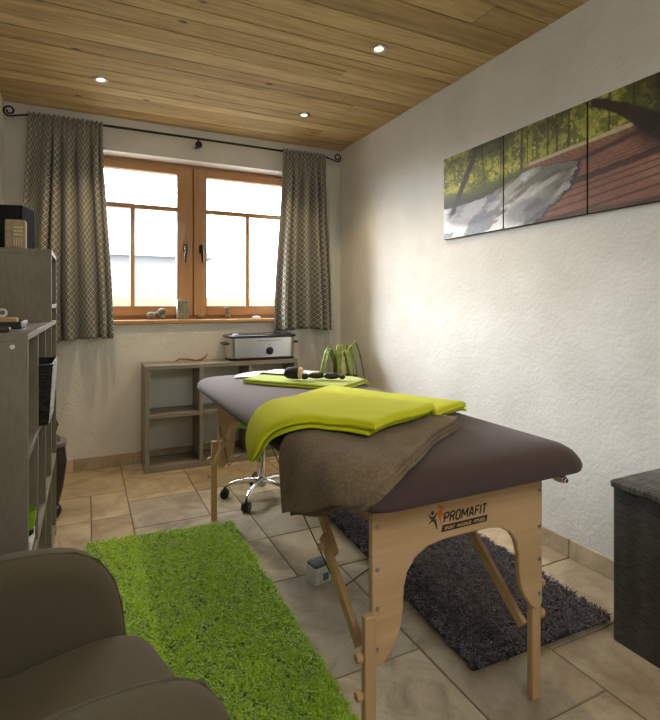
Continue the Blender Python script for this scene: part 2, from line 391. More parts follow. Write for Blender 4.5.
# ------------------------------------------------------------------ window
win = bpy.data.objects.new('window_1', None); COL.objects.link(win); win.location = (0, 4.10, 0); struct(win)
wx0, wx1, wc = WX0, WX1, .765
bm = BM()
box(bm, wx0, wx0 + .05, .0, .09, WZ0, WZ1); box(bm, wx1 - .05, wx1, .0, .09, WZ0, WZ1)
box(bm, wx0 + .05, wx1 - .05, .0, .09, WZ1 - .03, WZ1); box(bm, wx0 + .05, wx1 - .05, .0, .09, WZ0, WZ0 + .04)
box(bm, wc - .028, wc + .028, .012, .09, WZ0 + .04, WZ1 - .03)
obj('window_frame', bm, M['window_wood_x'], win, bevel=.004)
def sash(x0, x1, hx, hs):
    z0, z1, st = WZ0 + .035, WZ1 - .025, .078; rt = .062; sl, sr = (.078, .122) if hs < 0 else (.106, .078)
    bm = BM(); box(bm, x0, x0 + sl, -.018, .05, z0, z1); box(bm, x1 - sr, x1, -.018, .05, z0, z1)
    s = obj('sash', bm, M['window_wood'], win, bevel=.005)
    bm = BM(); box(bm, x0 + sl, x1 - sr, -.018, .05, z1 - rt, z1); box(bm, x0 + sl, x1 - sr, -.018, .05, z0, z0 + st); obj('rail', bm, M['window_wood_x'], s, bevel=.005)
    xm = (x0 + x1) / 2; zb = z0 + st + (z1 - z0 - st - rt) * .735
    bm = BM(); box(bm, x0 + sl, x1 - sr, -.008, .03, zb - .017, zb + .017); box(bm, xm - .016, xm + .016, -.008, .03, z0 + st, zb - .014); obj('muntin', bm, M['window_wood'], s, bevel=.003)
    bm = BM(); box(bm, x0 + sl - .01, x1 - sr + .01, .034, .038, z0 + st - .01, z1 - rt + .01); obj('pane', bm, M['glass'], s, smooth=0)
    hz = 1.62
    bm = BM(); prism(bm, rrect(hx - .015, hx + .015, hz - .035, hz + .035, .014), lambda u, v, w: (u, w, v), -.03, -.018)
    tube(bm, [(hx, -.03, hz), (hx, -.058, hz)], .009, 10)
    tube(bm, [(hx, -.058, hz + .012), (hx, -.062, hz - .02), (hx + hs * .004, -.06, hz - .07), (hx + hs * .006, -.056, hz - .115)], [.011, .011, .0095, .008], 10)
    obj('handle', bm, plain('dark_bronze', (70, 64, 58), .4, .7) if hs < 0 else M['iron'], s)
sash(wx0 + .035, wc - .004, wc - .062, -1); sash(wc + .004, wx1 - .035, wc + .062, 1)
bm = BM(); box(bm, wx0 + .002, wx1 - .002, YB - .03, 4.10, WZ0 - .022, WZ0 + .008); struct(obj('trim_2', bm, M['sill_wood'], bevel=.008, seg=3))

# outside
bm = BM(); box(bm, -30, 40, YB + .5, 60, -.3, -.03); struct(obj('ground', bm, M['snow'], smooth=0))
fe = thing('garden_fence', 'low larch board fence seen through the window behind the house', 'fence', (0, 9.2, -.03))
bm = BM()
for z in (.95, 1.16): box(bm, -4, 5, -.02, .02, z, z + .17)
obj('rail', bm, M['fence'], fe, bevel=.005)
bm = BM()
for k in range(60): box(bm, -4 + k * .15, -3.91 + k * .15, .02, .045, .05, .92)
obj('picket', bm, M['fence'], fe)['kind'] = 'stuff'
for k in range(5):
    bm = BM(); box(bm, -4 + k * 2.2, -3.9 + k * 2.2, .045, .145, 0, 1.36); obj('post', bm, M['fence'], fe, bevel=.01)
ho = thing('house', 'pale rendered house with grey roof beyond the fence outside', 'house', (-.5, 25, -.03))
bm = BM(); box(bm, -3.5, 5, -3, 4, 0, 3.2); obj('wall', bm, M['house'], ho)
bm = BM(); prism(bm, [(-4, 3.2), (5.5, 3.2), (.75, 6.2)], lambda u, v, w: (u, w, v), -3.5, 4.5); obj('roof', bm, M['roof'], ho)
for x in (-.6, 1.4, 3.2):
    bm = BM(); box(bm, x, x + .8, -3.06, -2.99, 1.2, 2.3); obj('window', bm, M['slate'], ho)
tr = thing('bare_tree', 'pale garden tree left of the house outside', 'tree', (-2.6, 15, -.03))
bm = BM(); tube(bm, [(0, 0, 0), (.05, 0, 1.4), (0, 0, 2.4)], [.12, .09, .05], 8); obj('trunk', bm, M['brownwood'], tr)
bm = BM()
for k in range(14): blob(bm, (random.uniform(-.6, .6), random.uniform(-.5, .5), random.uniform(1.5, 3)), .4, .4, .36, 0, 8, 6, .2)
obj('crown', bm, M['tree'], tr)

# ------------------------------------------------------------------ curtain rod and curtains
RY, RZ = YB - .08, 2.435
rod = thing('curtain_rod', 'thin black iron curtain rod with scrolled ends above the window', 'curtain rod', (0, RY, RZ))
bm = BM(); tube(bm, [(-.36, 0, 0), (.5, 0, .003), (1.0, 0, .003), (1.86, 0, 0)], .0085, 10); obj('pole', bm, M['iron'], rod)
def scroll(x, s):
    pts = [(x, 0, 0), (x + s * .05, 0, -.012)]
    cx, cz = x + s * .098, .012
    for k in range(26):
        a = -PI / 2 - .35 + k * (2 * PI * 1.35) / 25; r = .036 * (1 - .62 * k / 25)
        pts.append((cx + s * r * math.cos(a) , 0, cz + r * math.sin(a)))
    bm = BM(); tube(bm, pts, .006, 8); obj('scroll', bm, M['iron'], rod)
scroll(-.36, -1); scroll(1.855, 1)
for x in (.765,):
    bm = BM(); tube(bm, [(x, .08, -.045), (x, .0, -.045)], .009, 8); tube(bm, [(x, 0, -.045), (x, 0, -.004)], .008, 8)
    blob(bm, (x, -.012, -.045), .027, .02, .027); obj('wall_bracket', bm, M['iron'], rod)
def curtain(name, label, xt0, xt1, xb0, xb1, nf, seed, zb):
    R = random.Random(seed); nu, nv = 150, 60; zt = RZ + .014
    ph = [R.uniform(0, 6.28) for _ in range(6)]; co = []; uv = []
    W = (xb1 - xb0) * 1.75
    for j in range(nv + 1):
        v = j / nv; z = zt + (zb - zt) * v; sm = v * v * (3 - 2 * v); g = min(1, max(0, (v - .02) / .16)); 
        for i in range(nu + 1):
            u = i / nu
            uu = u + .035 * math.sin(2 * PI * u * 2 + ph[0]) + .02 * math.sin(2 * PI * u * 3 + ph[1] + v)
            edge = min(1, min(u, 1 - u) * 14)
            f = math.sin(2 * PI * nf * uu + ph[2] + .5 * math.sin(3 * v + ph[4])); f = f * (1.15 - .15 * f * f)
            big = f * (.030 + .040 * sm) + .012 * sm * math.sin(2 * PI * 1.3 * u + ph[3])
            small = .010 * math.sin(2 * PI * nf * 2.6 * u + ph[5])
            yy = (big * g + small * (1 - .8 * g)) * (.35 + .65 * edge)
            x = (xt0 + (xt1 - xt0) * u) * (1 - sm) + (xb0 + (xb1 - xb0) * u) * sm + .35 * g * .02 * math.cos(2 * PI * nf * uu + ph[2])
            if j == 0: z_ = z + .006 * math.sin(2 * PI * nf * 2.6 * u)
            else: z_ = z - .012 * sm * math.sin(2 * PI * .8 * u + ph[1])
            co.append((x, yy, z_)); uv.append((u * W, v * (zt - zb)))
    faces = [(j * (nu + 1) + i, j * (nu + 1) + i + 1, (j + 1) * (nu + 1) + i + 1, (j + 1) * (nu + 1) + i) for j in range(nv) for i in range(nu)]
    me = bpy.data.meshes.new(name); me.from_pydata(co, [], faces)
    ul = me.uv_layers.new(name='UVMap'); vi = np.zeros(len(me.loops), int); me.loops.foreach_get('vertex_index', vi)
    ul.data.foreach_set('uv', np.array(uv)[vi].ravel())
    o = link(name, me, M['curtain'], None, (0, RY - .018, 0), smooth=180)
    s = o.modifiers.new('thick', 'SOLIDIFY'); s.thickness = .003; s.offset = 0
    return tag(o, label, 'curtain', 'patterned curtains on the iron rod')
curtain('curtain', 'grey and cream diamond patterned curtain left of the window behind the bookcase', -.352, .10, -.43, .168, 6, 4, .925)
curtain('curtain', 'grey and cream diamond patterned curtain right of the window above the roaster', 1.445, 1.835, 1.37, 1.895, 5, 9, .962)

# ------------------------------------------------------------------ downlights
lab = ['small round ceiling downlight nearest the left wall', 'small round ceiling downlight in the middle of the boards, nearest the camera', 'small round ceiling downlight above the right curtain']
first = None
for (x, y), l in zip([(.076, 3.315), (1.393, 2.272), (1.395, 3.295)], lab):
    if first is None:
        first = d = thing('downlight', l, 'ceiling light', (x, y, H), 0, 'recessed ceiling downlights')
        bm = BM(); lathe(bm, [(.024, .012), (.024, -.004), (.030, -.007), (.040, -.006), (.042, .0), (.042, .012)], 28); obj('trim_ring', bm, M['steel'], d)
        bm = BM(); lathe(bm, [(0, -.003), (.016, -.003), (.0225, .0), (.0225, .012), (0, .012)], 24); obj('bulb', bm, M['bulb'], d)
    else:
        d = copy_tree(first); d.location = (x, y, H); d['label'] = l
    L = bpy.data.lights.new('downlight_beam', 'SPOT'); L.energy = 31; L.color = (1, .75, .46); L.spot_size = 1.9; L.spot_blend = .8; L.shadow_soft_size = .03
    lo = bpy.data.objects.new('downlight_beam', L); COL.objects.link(lo); lo.location = (x, y, H - .03)

# ------------------------------------------------------------------ triptych
def vnoise(x, y, seed):
    xi, yi = np.floor(x).astype(int), np.floor(y).astype(int); xf, yf = x - xi, y - yi
    def h(a, b):
        n = (a * 374761393 + b * 668265263 + seed * 974634777) & 0x7fffffff; n = ((n ^ (n >> 13)) * 1274126177) & 0x7fffffff
        return ((n ^ (n >> 16)) & 0xffff) / 65535.0
    u, v = xf * xf * (3 - 2 * xf), yf * yf * (3 - 2 * yf)
    return (h(xi, yi) * (1 - u) + h(xi + 1, yi) * u) * (1 - v) + (h(xi, yi + 1) * (1 - u) + h(xi + 1, yi + 1) * u) * v
def fbm(x, y, seed, o=5):
    s = 0; a = .5; 
    for k in range(o): s = s + a * vnoise(x * 2 ** k, y * 2 ** k, seed + k); a *= .5
    return s / (1 - .5 ** o)
def sst(a, b, x): t = np.clip((x - a) / (b - a), 0, 1); return t * t * (3 - 2 * t)
def painting(s, t):
    """woodland stream with a timber boardwalk; s 0..1.5 across, t 0..0.5 up"""
    c = np.zeros(s.shape + (3,))
    def lay(col, m):
        nonlocal c
        col = np.array(lin(col)[:3]) if isinstance(col, tuple) else col
        c = c * (1 - m[..., None]) + col * m[..., None]
    n1 = fbm(s * 24, t * 24, 1, 6); n2 = fbm(s * 75, t * 75, 9, 4); n3 = fbm(s * 5, t * 5, 21)
    lay((112, 116, 44), np.ones_like(s)); lay((182, 180, 70), sst(.45, .62, n1)); lay((58, 62, 24), sst(.52, .66, n2) * .8); lay((206, 204, 120), sst(.62, .72, n2) * sst(.45, .7, n3))
    lay((44, 46, 22), sst(.5, .72, n3) * sst(.3, .5, t) * .7)
    for x0, lean, w, a in ((.36, -.05, .006, .3), (.62, .01, .012, .25), (.66, .0, .005, .3), (.78, .02, .008, .32), (.84, -.01, .007, .31), (.9, .01, .007, .3), (.48, .0, .006, .28), (1.1, .0, .006, .34), (1.2, .02, .006, .34)):
        lay((64, 52, 36), (1 - sst(w * .6, w, np.abs(s - x0 - lean * (t - .25) * 2 + .006 * (n2 - .5)))) * sst(a - .06, a, t) * .8)
    bank = .235 + .06 * sst(.2, 1.0, s) + .02 * (n1 - .5)
    lay((74, 84, 44), 1 - sst(bank, bank + .05, t)); lay((56, 58, 48), 1 - sst(bank - .03, bank, t))
    wl = .185 + .105 * sst(.25, .8, s) + .02 * (n1 - .5)
    water = 1 - sst(wl - .01, wl + .005, t)
    lay((112, 108, 94), water)
    wv = fbm(s * 5 + t * 9, t * 26 - s * 7, 33)
    lay((84, 78, 66), water * sst(.5, .68, wv) * sst(.5, .8, s)); lay((176, 178, 176), water * sst(.58, .72, fbm(s * 4, t * 22 - s * 9, 41)) * .7)
    foam = water * (1 - sst(.25, .6, s)) ; lay((148, 154, 172), foam * .8); lay((228, 230, 236), water * sst(.44, .6, fbm(s * 7, t * 16 - s * 5, 52)) * (1 - sst(.45, .85, s)))
    lay((84, 88, 104), water * (1 - sst(.15, .22, np.hypot((s - .25) * .8, (t - .14) * 2.2))) * .6); lay((92, 94, 104), water * (1 - sst(.1, .2, np.hypot((s - .66) * .9, (t - .07) * 2.4))) * .7)
    # leaning trunk on the first canvas
    tx = .07 + (t - .13) * .62 + .25 * np.clip(t - .25, 0, 1) ** 2; lay((58, 46, 38), (1 - sst(.018, .03, np.abs(s - tx) + .01 * (n2 - .5))) * sst(.13, .15, t) * (1 - sst(.40, .47, t)))
    lay((42, 44, 22), sst(.38, .46, t + .14 * (n1 - .5)) * (1 - sst(.1, .22, np.abs(s - .38))) * .8)
    # pale path and boardwalk
    pth = .285 + .1 * np.clip(s - .62, 0, 1.0) * .6
    lay((196, 176, 140), (1 - sst(.006, .012, np.abs(t - pth - .012))) * sst(.62, .7, s))
    left = .68 + .33 * sst(-.05, .3, t) + .05 * (n1 - .5) + .03 * (n2 - .5) + .05 * np.sin(t * 16) - .35 * sst(.245, .295, t)
    walk = sst(-.01, .01, s - left) * (1 - sst(pth - .003, pth + .003, t))
    lay((134, 90, 72), walk); lay((156, 112, 92), walk * sst(.4, .7, n3) * .7)
    dep = np.clip(pth + .03 - t, .01, 1); ln = np.sin(2 * PI * (3.6 / (dep + .1) - .55 * (s - 1.0) / (dep + .1) + .5)); lay((70, 42, 34), walk * sst(.55, .95, ln) * .75)
    lay((58, 40, 36), walk * (1 - sst(.008, .02, np.abs(t - (.165 + .12 * (s - 1.0)) + .015 * (n1 - .5)))) * .85); lay((62, 42, 36), walk * (1 - sst(.006, .016, np.abs(t - (.265 + .16 * (s - 1.05))))) * .8)
    lay((54, 40, 36), walk * (1 - sst(.01, .03, t)) * .6); lay((60, 48, 42), (1 - sst(.006, .018, np.abs(s - left))) * (1 - sst(.26, .29, t)) * sst(.6, .7, s))
    # arched trunk and dark crown on the third canvas
    at = .485 - .95 * np.clip(s - 1.01, 0, 1) ** 1.3
    lay((52, 38, 26), (1 - sst(.018, .03, np.abs(t - at) + .02 * (n2 - .5) - .03 * sst(1.1, 1.3, s))) * sst(1.0, 1.02, s))
    lay((40, 36, 20), sst(.33, .47, t + .18 * (n1 - .5)) * sst(1.06, 1.25, s) * .75)
    lay((44, 34, 26), (1 - sst(.04, .12, np.hypot(s - 1.30, (t - .285) * 1.1) + .05 * (n1 - .5))) * .9); lay((30, 24, 16), sst(1.25, 1.33, s + .05 * (n1 - .5)) * sst(.25, .34, t) * .85)
    return np.clip(c * (.80 + .42 * n2[..., None]) , 0, 1)
labs = ['leftmost canvas of the triptych showing a leaning tree and white water', 'middle canvas of the triptych showing the stream meeting the boardwalk', 'rightmost canvas of the triptych showing the boardwalk under an arched trunk']
for k in range(3):
    y1 = 2.487 - k * .4975; y0 = y1 - .492; z0, z1 = 1.575, 2.075
    cv = thing('canvas_print', labs[k] + ' on the white wall', 'canvas picture', (XR, (y0 + y1) / 2, z0), 0, 'triptych of woodland canvases on the right wall')
    bm = BM(); box(bm, -.024, .004, -.246, .246, 0, .5); obj('stretcher', bm, M['canvas_edge'], cv, bevel=.002)
    n = 200; jj, ii = np.meshgrid(np.arange(n + 1) / n, np.arange(n + 1) / n, indexing='ij')   # jj up, ii left to right
    co = np.stack([np.full_like(ii, -.0248), .2445 - ii * .489, .0015 + jj * .497], -1).reshape(-1, 3)
    a = np.arange(n * (n + 1)).reshape(n, n + 1)[:, :-1].ravel(); fc = np.stack([a, a + 1, a + n + 2, a + n + 1], 1)
    me = bpy.data.meshes.new('print'); me.from_pydata(co.tolist(), [], fc.tolist())
    col = painting(k * .5 + ii * .495, jj * .5).reshape(-1, 3); at = me.color_attributes.new('paint', 'FLOAT_COLOR', 'POINT')
    at.data.foreach_set('color', np.concatenate([col, np.ones((len(col), 1))], 1).astype(np.float32).ravel())
    link('print', me, M['paint'], cv, smooth=0)

# ------------------------------------------------------------------ cube shelf under the window
SH = .745; sx0, sx1, sy0, sy1 = .36, 1.50, 3.665, 3.935
cs = thing('cube_shelf', 'low grey open cube shelf with two rows standing under the window', 'shelf', ((sx0 + sx1) / 2, (sy0 + sy1) / 2, 0))
hw, hd, t1 = (sx1 - sx0) / 2, (sy1 - sy0) / 2, .03
for s in (-1, 1):
    bm = BM(); box(bm, min(s * hw, s * (hw - t1)), max(s * hw, s * (hw - t1)), -hd, hd, 0, SH - t1); obj('side_panel', bm, M['shelf_back'], cs, bevel=.0015, seg=1)
bm = BM(); box(bm, -hw, hw, -hd, hd, SH - t1, SH); obj('top_panel', bm, M['shelf_back'], cs, bevel=.0015, seg=1)
bm = BM(); box(bm, -hw + t1, hw - t1, -hd, hd, .0, .04); obj('bottom_panel', bm, M['shelf_back'], cs, bevel=.0015, seg=1)
cw = (2 * hw - 2 * t1 - .05) / 3
for k in (1, 2):
    x = -hw + t1 + k * cw + (k - 1) * .025; bm = BM(); box(bm, x, x + .025, -hd + .002, hd, .04, SH - t1); obj('divider', bm, M['shelf_back'], cs, bevel=.0015, seg=1)
for k in range(3):
    x = -hw + t1 + k * (cw + .025); bm = BM(); box(bm, x, x + cw, -hd + .002, hd, .375, .40); obj('shelf_board', bm, M['shelf_back'], cs, bevel=.0015, seg=1)

# roaster oven
ro = thing('roaster_oven', 'stainless steel roaster oven with black lid rim on the cube shelf', 'roaster', (1.23, 3.80, SH))
bm = BM(); loft(bm, [[(x, y, z) for x, y in rrect(-.262 + i, .262 - i, -.105 + i, .105 - i, .05)] for i, z in ((.008, .014), (.0, .022), (.0, .172))]); obj('body', bm, M['steel'], ro)
bm = BM(); loft(bm, [[(x, y, z) for x, y in rrect(-.262 + i, .262 - i, -.105 + i, .105 - i, .05)] for i, z in ((.004, .0), (.0, .004), (.0, .014), (.01, .016))]); obj('base', bm, M['black'], ro)
bm = BM(); loft(bm, [[(x, y, z) for x, y in rrect(-.262 + i, .262 - i, -.105 + i, .105 - i, .05)] for i, z in ((-.004, .172), (-.014, .178), (-.014, .19), (-.004, .196), (.01, .192))]); obj('rim', bm, M['black'], ro)
bm = BM(); loft(bm, [[(x, y, z) for x, y in rrect(-.25 + i, .25 - i, -.095 + i, .095 - i, .045)] for i, z in ((.0, .192), (.006, .202), (.03, .208), (.06, .209))]); obj('lid', bm, plain('black_enamel', (30, 30, 32), .12, coat=.5), ro)
for s in (-1, 1):
    bm = BM(); tube(bm, [(s * .262, -.05, .13), (s * .298, -.048, .13), (s * .298, .048, .13), (s * .262, .05, .13)], .009, 8); obj('side_handle', bm, M['black'], ro)
bm = BM(); tube(bm, [(.045, -.105, .07), (.045, -.112, .07)], .030, 24); tube(bm, [(.045, -.112, .07), (.045, -.128, .07)], [.022, .019], 24); box(bm, .041, .049, -.134, -.128, .052, .088); obj('dial', bm, M['black'], ro, bevel=.001)
bm = BM(); box(bm, -.05, .14, -.1062, -.105, .148, .151); box(bm, .04, .05, -.1062, -.105, .112, .118); obj('marking', bm, M['ink'], ro, smooth=0)

tw = tag(obj('driftwood_holder', tube(BM(), [(-.12, 0, .012), (-.085, 0, .03), (-.03, .0, .026), (.03, 0, .014), (.07, 0, .018), (.10, 0, .036), (.118, 0, .058)], [.006, .009, .01, .010, .012, .010, .005], 10, flat=.7), M['brownwood'], None, (.695, 3.77, SH + .0005)), 'curved brown wooden stick lying on the cube shelf left of the roaster', 'wooden stick')

# ------------------------------------------------------------------ things on the window sill
SZ = WZ0 + .0085
b = thing('stone_figure', 'grey pebble figure of joined round stones at left of the sill', 'ornament', (.465, 4.02, SZ))
bm = BM(); blob(bm, (-.025, 0, .030), .038, .032, .030, .2, bumpy=.05); obj('lower_stone', bm, M['stone'], b, smooth=180)
bm = BM(); blob(bm, (.022, 0, .044), .024, .02, .018, .1); obj('middle_stone', bm, M['stone'], b, smooth=180)
bm = BM(); blob(bm, (.056, 0, .062), .032, .027, .026, -.3, bumpy=.05); obj('upper_stone', bm, M['stone'], b, smooth=180)
bm = BM(); blob(bm, (.055, 0, .02), .02, .018, .021); obj('foot_stone', bm, M['stone'], b, smooth=180)
b = thing('candle_block', 'upright mottled grey green block against the middle of the window', 'ornament', (.672, 4.03, SZ))
bm = BM(); box(bm, -.042, .042, -.03, .03, 0, .148); obj('block', bm, M['slate_box'], b, bevel=.004)
bm = BM()
for i in range(3):
    for j in range(5): tube(bm, [(-.025 + i * .025, -.031, .025 + j * .025), (-.025 + i * .025, -.0285, .025 + j * .025)], .007, 8)
obj('relief', bm, M['stone'], b)
tag(obj('pebble', blob(BM(), (0, 0, .019), .027, .022, .019, .4, bumpy=.06), M['stone'], None, (.818, 4.03, SZ), smooth=180), 'single grey pebble on the sill right of the mottled block', 'pebble')
b = thing('stone_stack', 'small upright stack of grey stones below the right window', 'ornament', (1.025, 4.03, SZ))
bm = BM(); blob(bm, (.008, 0, .018), .026, .022, .018); obj('base_stone', bm, M['stone'], b, smooth=180)
bm = BM(); blob(bm, (0, 0, .05), .016, .015, .021); obj('neck_stone', bm, M['stone'], b, smooth=180)
bm = BM(); blob(bm, (-.004, 0, .081), .02, .017, .015); obj('top_stone', bm, M['stone'], b, smooth=180)
tag(obj('shell', lathe(BM(), [(0, 0), (.035, .001), (.04, .007), (.028, .016), (.01, .022), (0, .0225)], 20, sy=.8), M['white'], None, (1.272, 4.03, SZ), smooth=180), 'flat white shell on the sill beside the right curtain', 'shell')

# ------------------------------------------------------------------ stepped bookcase on the left
BX0, BX1 = -.485, -.141; ys = [1.545, 1.86, 2.19, 2.53, 2.91]; bt = .018
bc = thing('stepped_bookcase', 'tall taupe stepped bookcase with open cubes along the left wall', 'bookcase', ((BX0 + BX1) / 2, 1.545, 0))
bw = (BX1 - BX0) / 2; Z = [.055, .42, .77, 1.075, 1.395]
def bb(name, y0, y1, z0, z1, **kw):
    bm = BM(); box(bm, -bw, bw, y0 - 1.545, y1 - 1.545, z0, z1); return obj(name, bm, M['shelf'], bc, bevel=.0012, seg=1)
bb('side_panel', ys[0], ys[0] + bt, 0, Z[3])
for k in (1, 2): bb('divider', ys[k] - bt / 2, ys[k] + bt / 2, 0, Z[3])
bb('tall_panel', ys[3] - bt / 2, ys[3] + bt / 2, 0, Z[4]); bb('tall_panel', ys[4] - bt, ys[4], 0, Z[4])
bb('top_panel', ys[0], ys[3] - bt / 2, Z[3], Z[3] + .02); bb('step_top', ys[3] - bt / 2, ys[4], Z[4], Z[4] + .02)
ins = [(ys[0] + bt, ys[1] - bt / 2), (ys[1] + bt / 2, ys[2] - bt / 2), (ys[2] + bt / 2, ys[3] - bt / 2), (ys[3] + bt / 2, ys[4] - bt)]
for k, (a, c_) in enumerate(ins):
    for z in [Z[0], Z[1], Z[2]] + ([Z[3], 1.155] if k == 3 else []): bb('shelf_board', a, c_, z - .02 if z < Z[3] else z, z if z < Z[3] else z + .02)
bm = BM(); box(bm, -bw, -bw + .006, .018, 1.345, .056, 1.07); obj('back_panel', bm, M['shelf'], bc, smooth=0)
bm = BM(); tube(bm, [(-.176 - (BX0 + BX1) / 2, -.004, 1.06), (-.176 - (BX0 + BX1) / 2, .001, 1.06)], .0058, 16); o = obj('peg_cap', bm, M['white'], bc); o['label'] = 'round white peg cap'

sp = thing('loudspeaker', 'black loudspeaker box on the upper step of the bookcase', 'loudspeaker', (-.347, 2.79, Z[4] + .02), math.radians(-15))
bm = BM(); box(bm, -.10, .10, -.075, .075, 0, .215); obj('cabinet', bm, M['navy'], sp, bevel=.004)
bm = BM(); box(bm, -.094, .094, -.082, -.0752, .006, .209); obj('grille', bm, M['grille'], sp, bevel=.003)
va = thing('ribbed_vase', 'beige upright ceramic block vase in front of the black loudspeaker', 'vase', (-.283, 2.60, Z[4] + .02))
bm = BM(); loft(bm, [[(x, y, z) for x, y in rrect(-.04 + i, .04 - i, -.028 + i, .028 - i, .014)] for i, z in ((.003, 0), (0, .004), (0, .124), (.004, .13), (.012, .131))]); obj('body', bm, M['beige'], va)
bm = BM()
for i in range(4): box(bm, -.006 + i * .009, -.002 + i * .009, -.0295, -.027, .012, .05)
for j in range(3): box(bm, -.006, .030, -.0295, -.027, .06 + j * .016, .068 + j * .016)
obj('relief', bm, M['cream'], va, bevel=.0008, seg=1)
TZ = Z[3] + .0205
tr = thing('black_tray', 'flat black tray on the lower step of the bookcase', 'tray', (-.31, 1.92, TZ))
bm = BM(); loft(bm, [[(x, y, z) for x, y in rrect(-.125 + i, .125 - i, -.09 + i, .09 - i, .012)] for i, z in ((.006, 0), (0, .003), (0, .022), (.005, .022), (.008, .008))]); obj('dish', bm, M['black'], tr)
bm = BM(); box(bm, .122, .126, -.086, .086, .012, .0235); o = obj('rim_edge', bm, M['steel'], tr, bevel=.0008, seg=1); o['label'] = 'bright metal edge'
wb = tag(obj('wooden_bowl_stand', loft(BM(), [[(x, y, z) for x, y in rrect(-.07 + i, .07 - i, -.04 + i, .04 - i, .02)] for i, z in ((.006, 0), (0, .006), (0, .022), (.006, .026))]), M['tan'], None, (-.275, 1.93, TZ + .0085)), 'pale wooden block lying in the black tray', 'wooden block')
bm = BM(); R_ = [(-.014 + .011 * math.cos(a), 0, .014 + .011 * math.sin(a)) for a in [2 * PI * k / 20 for k in range(21)]]
tube(bm, R_, .0035, 8, False); tag(obj('white_ring', bm, M['white'], None, (-.234, 1.93, TZ + .0352)), 'small white ring standing on the wooden block in the tray', 'ring')
rm = thing('remote_control', 'small dark brown remote lying at the near end of the bookcase top', 'remote control', (-.255, 1.62, TZ))
bm = BM(); box(bm, -.065, .065, -.02, .02, 0, .014); obj('casing', bm, plain('dark_brown_plastic', (52, 42, 34), .5), rm, bevel=.005, seg=3)
bm = BM()
for i in range(5): tube(bm, [(-.05 + i * .02, 0, .014), (-.05 + i * .02, 0, .0155)], .005, 8)
obj('button', bm, M['black'], rm)['kind'] = 'stuff'
bk = thing('wicker_basket', 'dark woven basket in the bookcase, its front coloured as if daylit', 'basket', (-.203, 2.025, Z[2] + .0005))
bm = BM(); loft(bm, [[(x, y, z) for x, y in rrect(-.10 + i, .10 - i, -.135 + i, .135 - i, .012)] for i, z in ((.014, 0), (.0, .2), (.005, .2), (.017, .008))]); obj('body', bm, M['basket'], bk)
bm = BM(); tube(bm, [(x, y, .2) for x, y in rrect(-.099, .099, -.134, .134, .012)] + [(.099, .122, .2)], .005, 8, False); obj('rim', bm, M['basket'], bk)
bm = BM(); v = [bm.verts.new(p) for p in ((.0885, -.118, .006), (.0885, .118, .006), (.1005, .128, .196), (.1005, -.128, .196))]; bm.faces.new(v); o = obj('lit_front_weave', bm, M['basket_lit'], bk, smooth=0)  # thin sheet over the dark basket carrying the painted daylight
s_ = o.modifiers.new('t', 'SOLIDIFY'); s_.thickness = .002; s_.offset = -1; o['label'] = 'woven front with daylight painted into its colour'
wb = thing('white_box', 'small white box under the green glass in the bookcase', 'box', (-.168, 1.745, Z[1] + .0005))
bm = BM(); box(bm, -.022, .022, -.06, .06, 0, .062); obj('carton', bm, M['white'], wb, bevel=.002)
bm = BM(); box(bm, -.0235, .0235, -.061, .061, .018, .03); obj('stripe', bm, M['ink'], wb, smooth=0)
bm = BM(); box(bm, -.0235, .0235, -.061, .061, .001, .017); obj('lime_band', bm, M['green_glass'], wb, smooth=0)
gg = thing('green_glass', 'bright green tealight glass with dark base in the bookcase', 'glass', (-.166, 1.745, Z[1] + .063))
bm = BM(); lathe(bm, [(0, 0), (.022, 0), (.024, .004), (.024, .015), (0, .016)], 18, sx=.95); obj('base', bm, M['black'], gg)
bm = BM(); lathe(bm, [(0, .0162), (.023, .0162), (.029, .04), (.031, .072), (.028, .072), (.026, .045), (0, .03)], 20, sx=.95); obj('bowl', bm, M['green_glass'], gg)

# bag behind the bookcase end
bg = thing('leather_bag', 'dark brown leather bag standing on the floor past the bookcase end', 'bag', (-.27, 3.2, 0))
bm = BM(); loft(bm, [[(x, y, z) for x, y in rrect(-w, w + o_, -.09 * s, .09 * s, .06 * s)] for w, o_, s, z in ((.10, -.02, .8, .0), (.125, -.005, 1, .03), (.14, .01, 1, .15), (.145, .022, 1, .28), (.14, .018, .95, .37), (.12, .005, .8, .43), (.09, -.01, .5, .462))]); obj('body', bm, M['bag'], bg, smooth=180)
bm = BM(); loft(bm, [[(x, y, z) for x, y in rrect(-w, w + .02, -.094, .094, .06)] for w, z in ((.142, .385), (.146, .39), (.145, .405), (.138, .412))]); o = obj('strap_band', bm, M['strap'], bg); o['label'] = 'grey band'
bm = BM(); tube(bm, [(-.06, 0, .45), (-.04, 0, .54), (.03, 0, .58), (.10, 0, .56), (.12, 0, .50), (.10, 0, .42)], .016, 8, flat=.4); obj('handle', bm, M['bag'], bg, smooth=180)
bm = BM(); blob(bm, (.115, -.05, .035), .03, .05, .034); obj('corner_cap', bm, M['black'], bg, smooth=180)

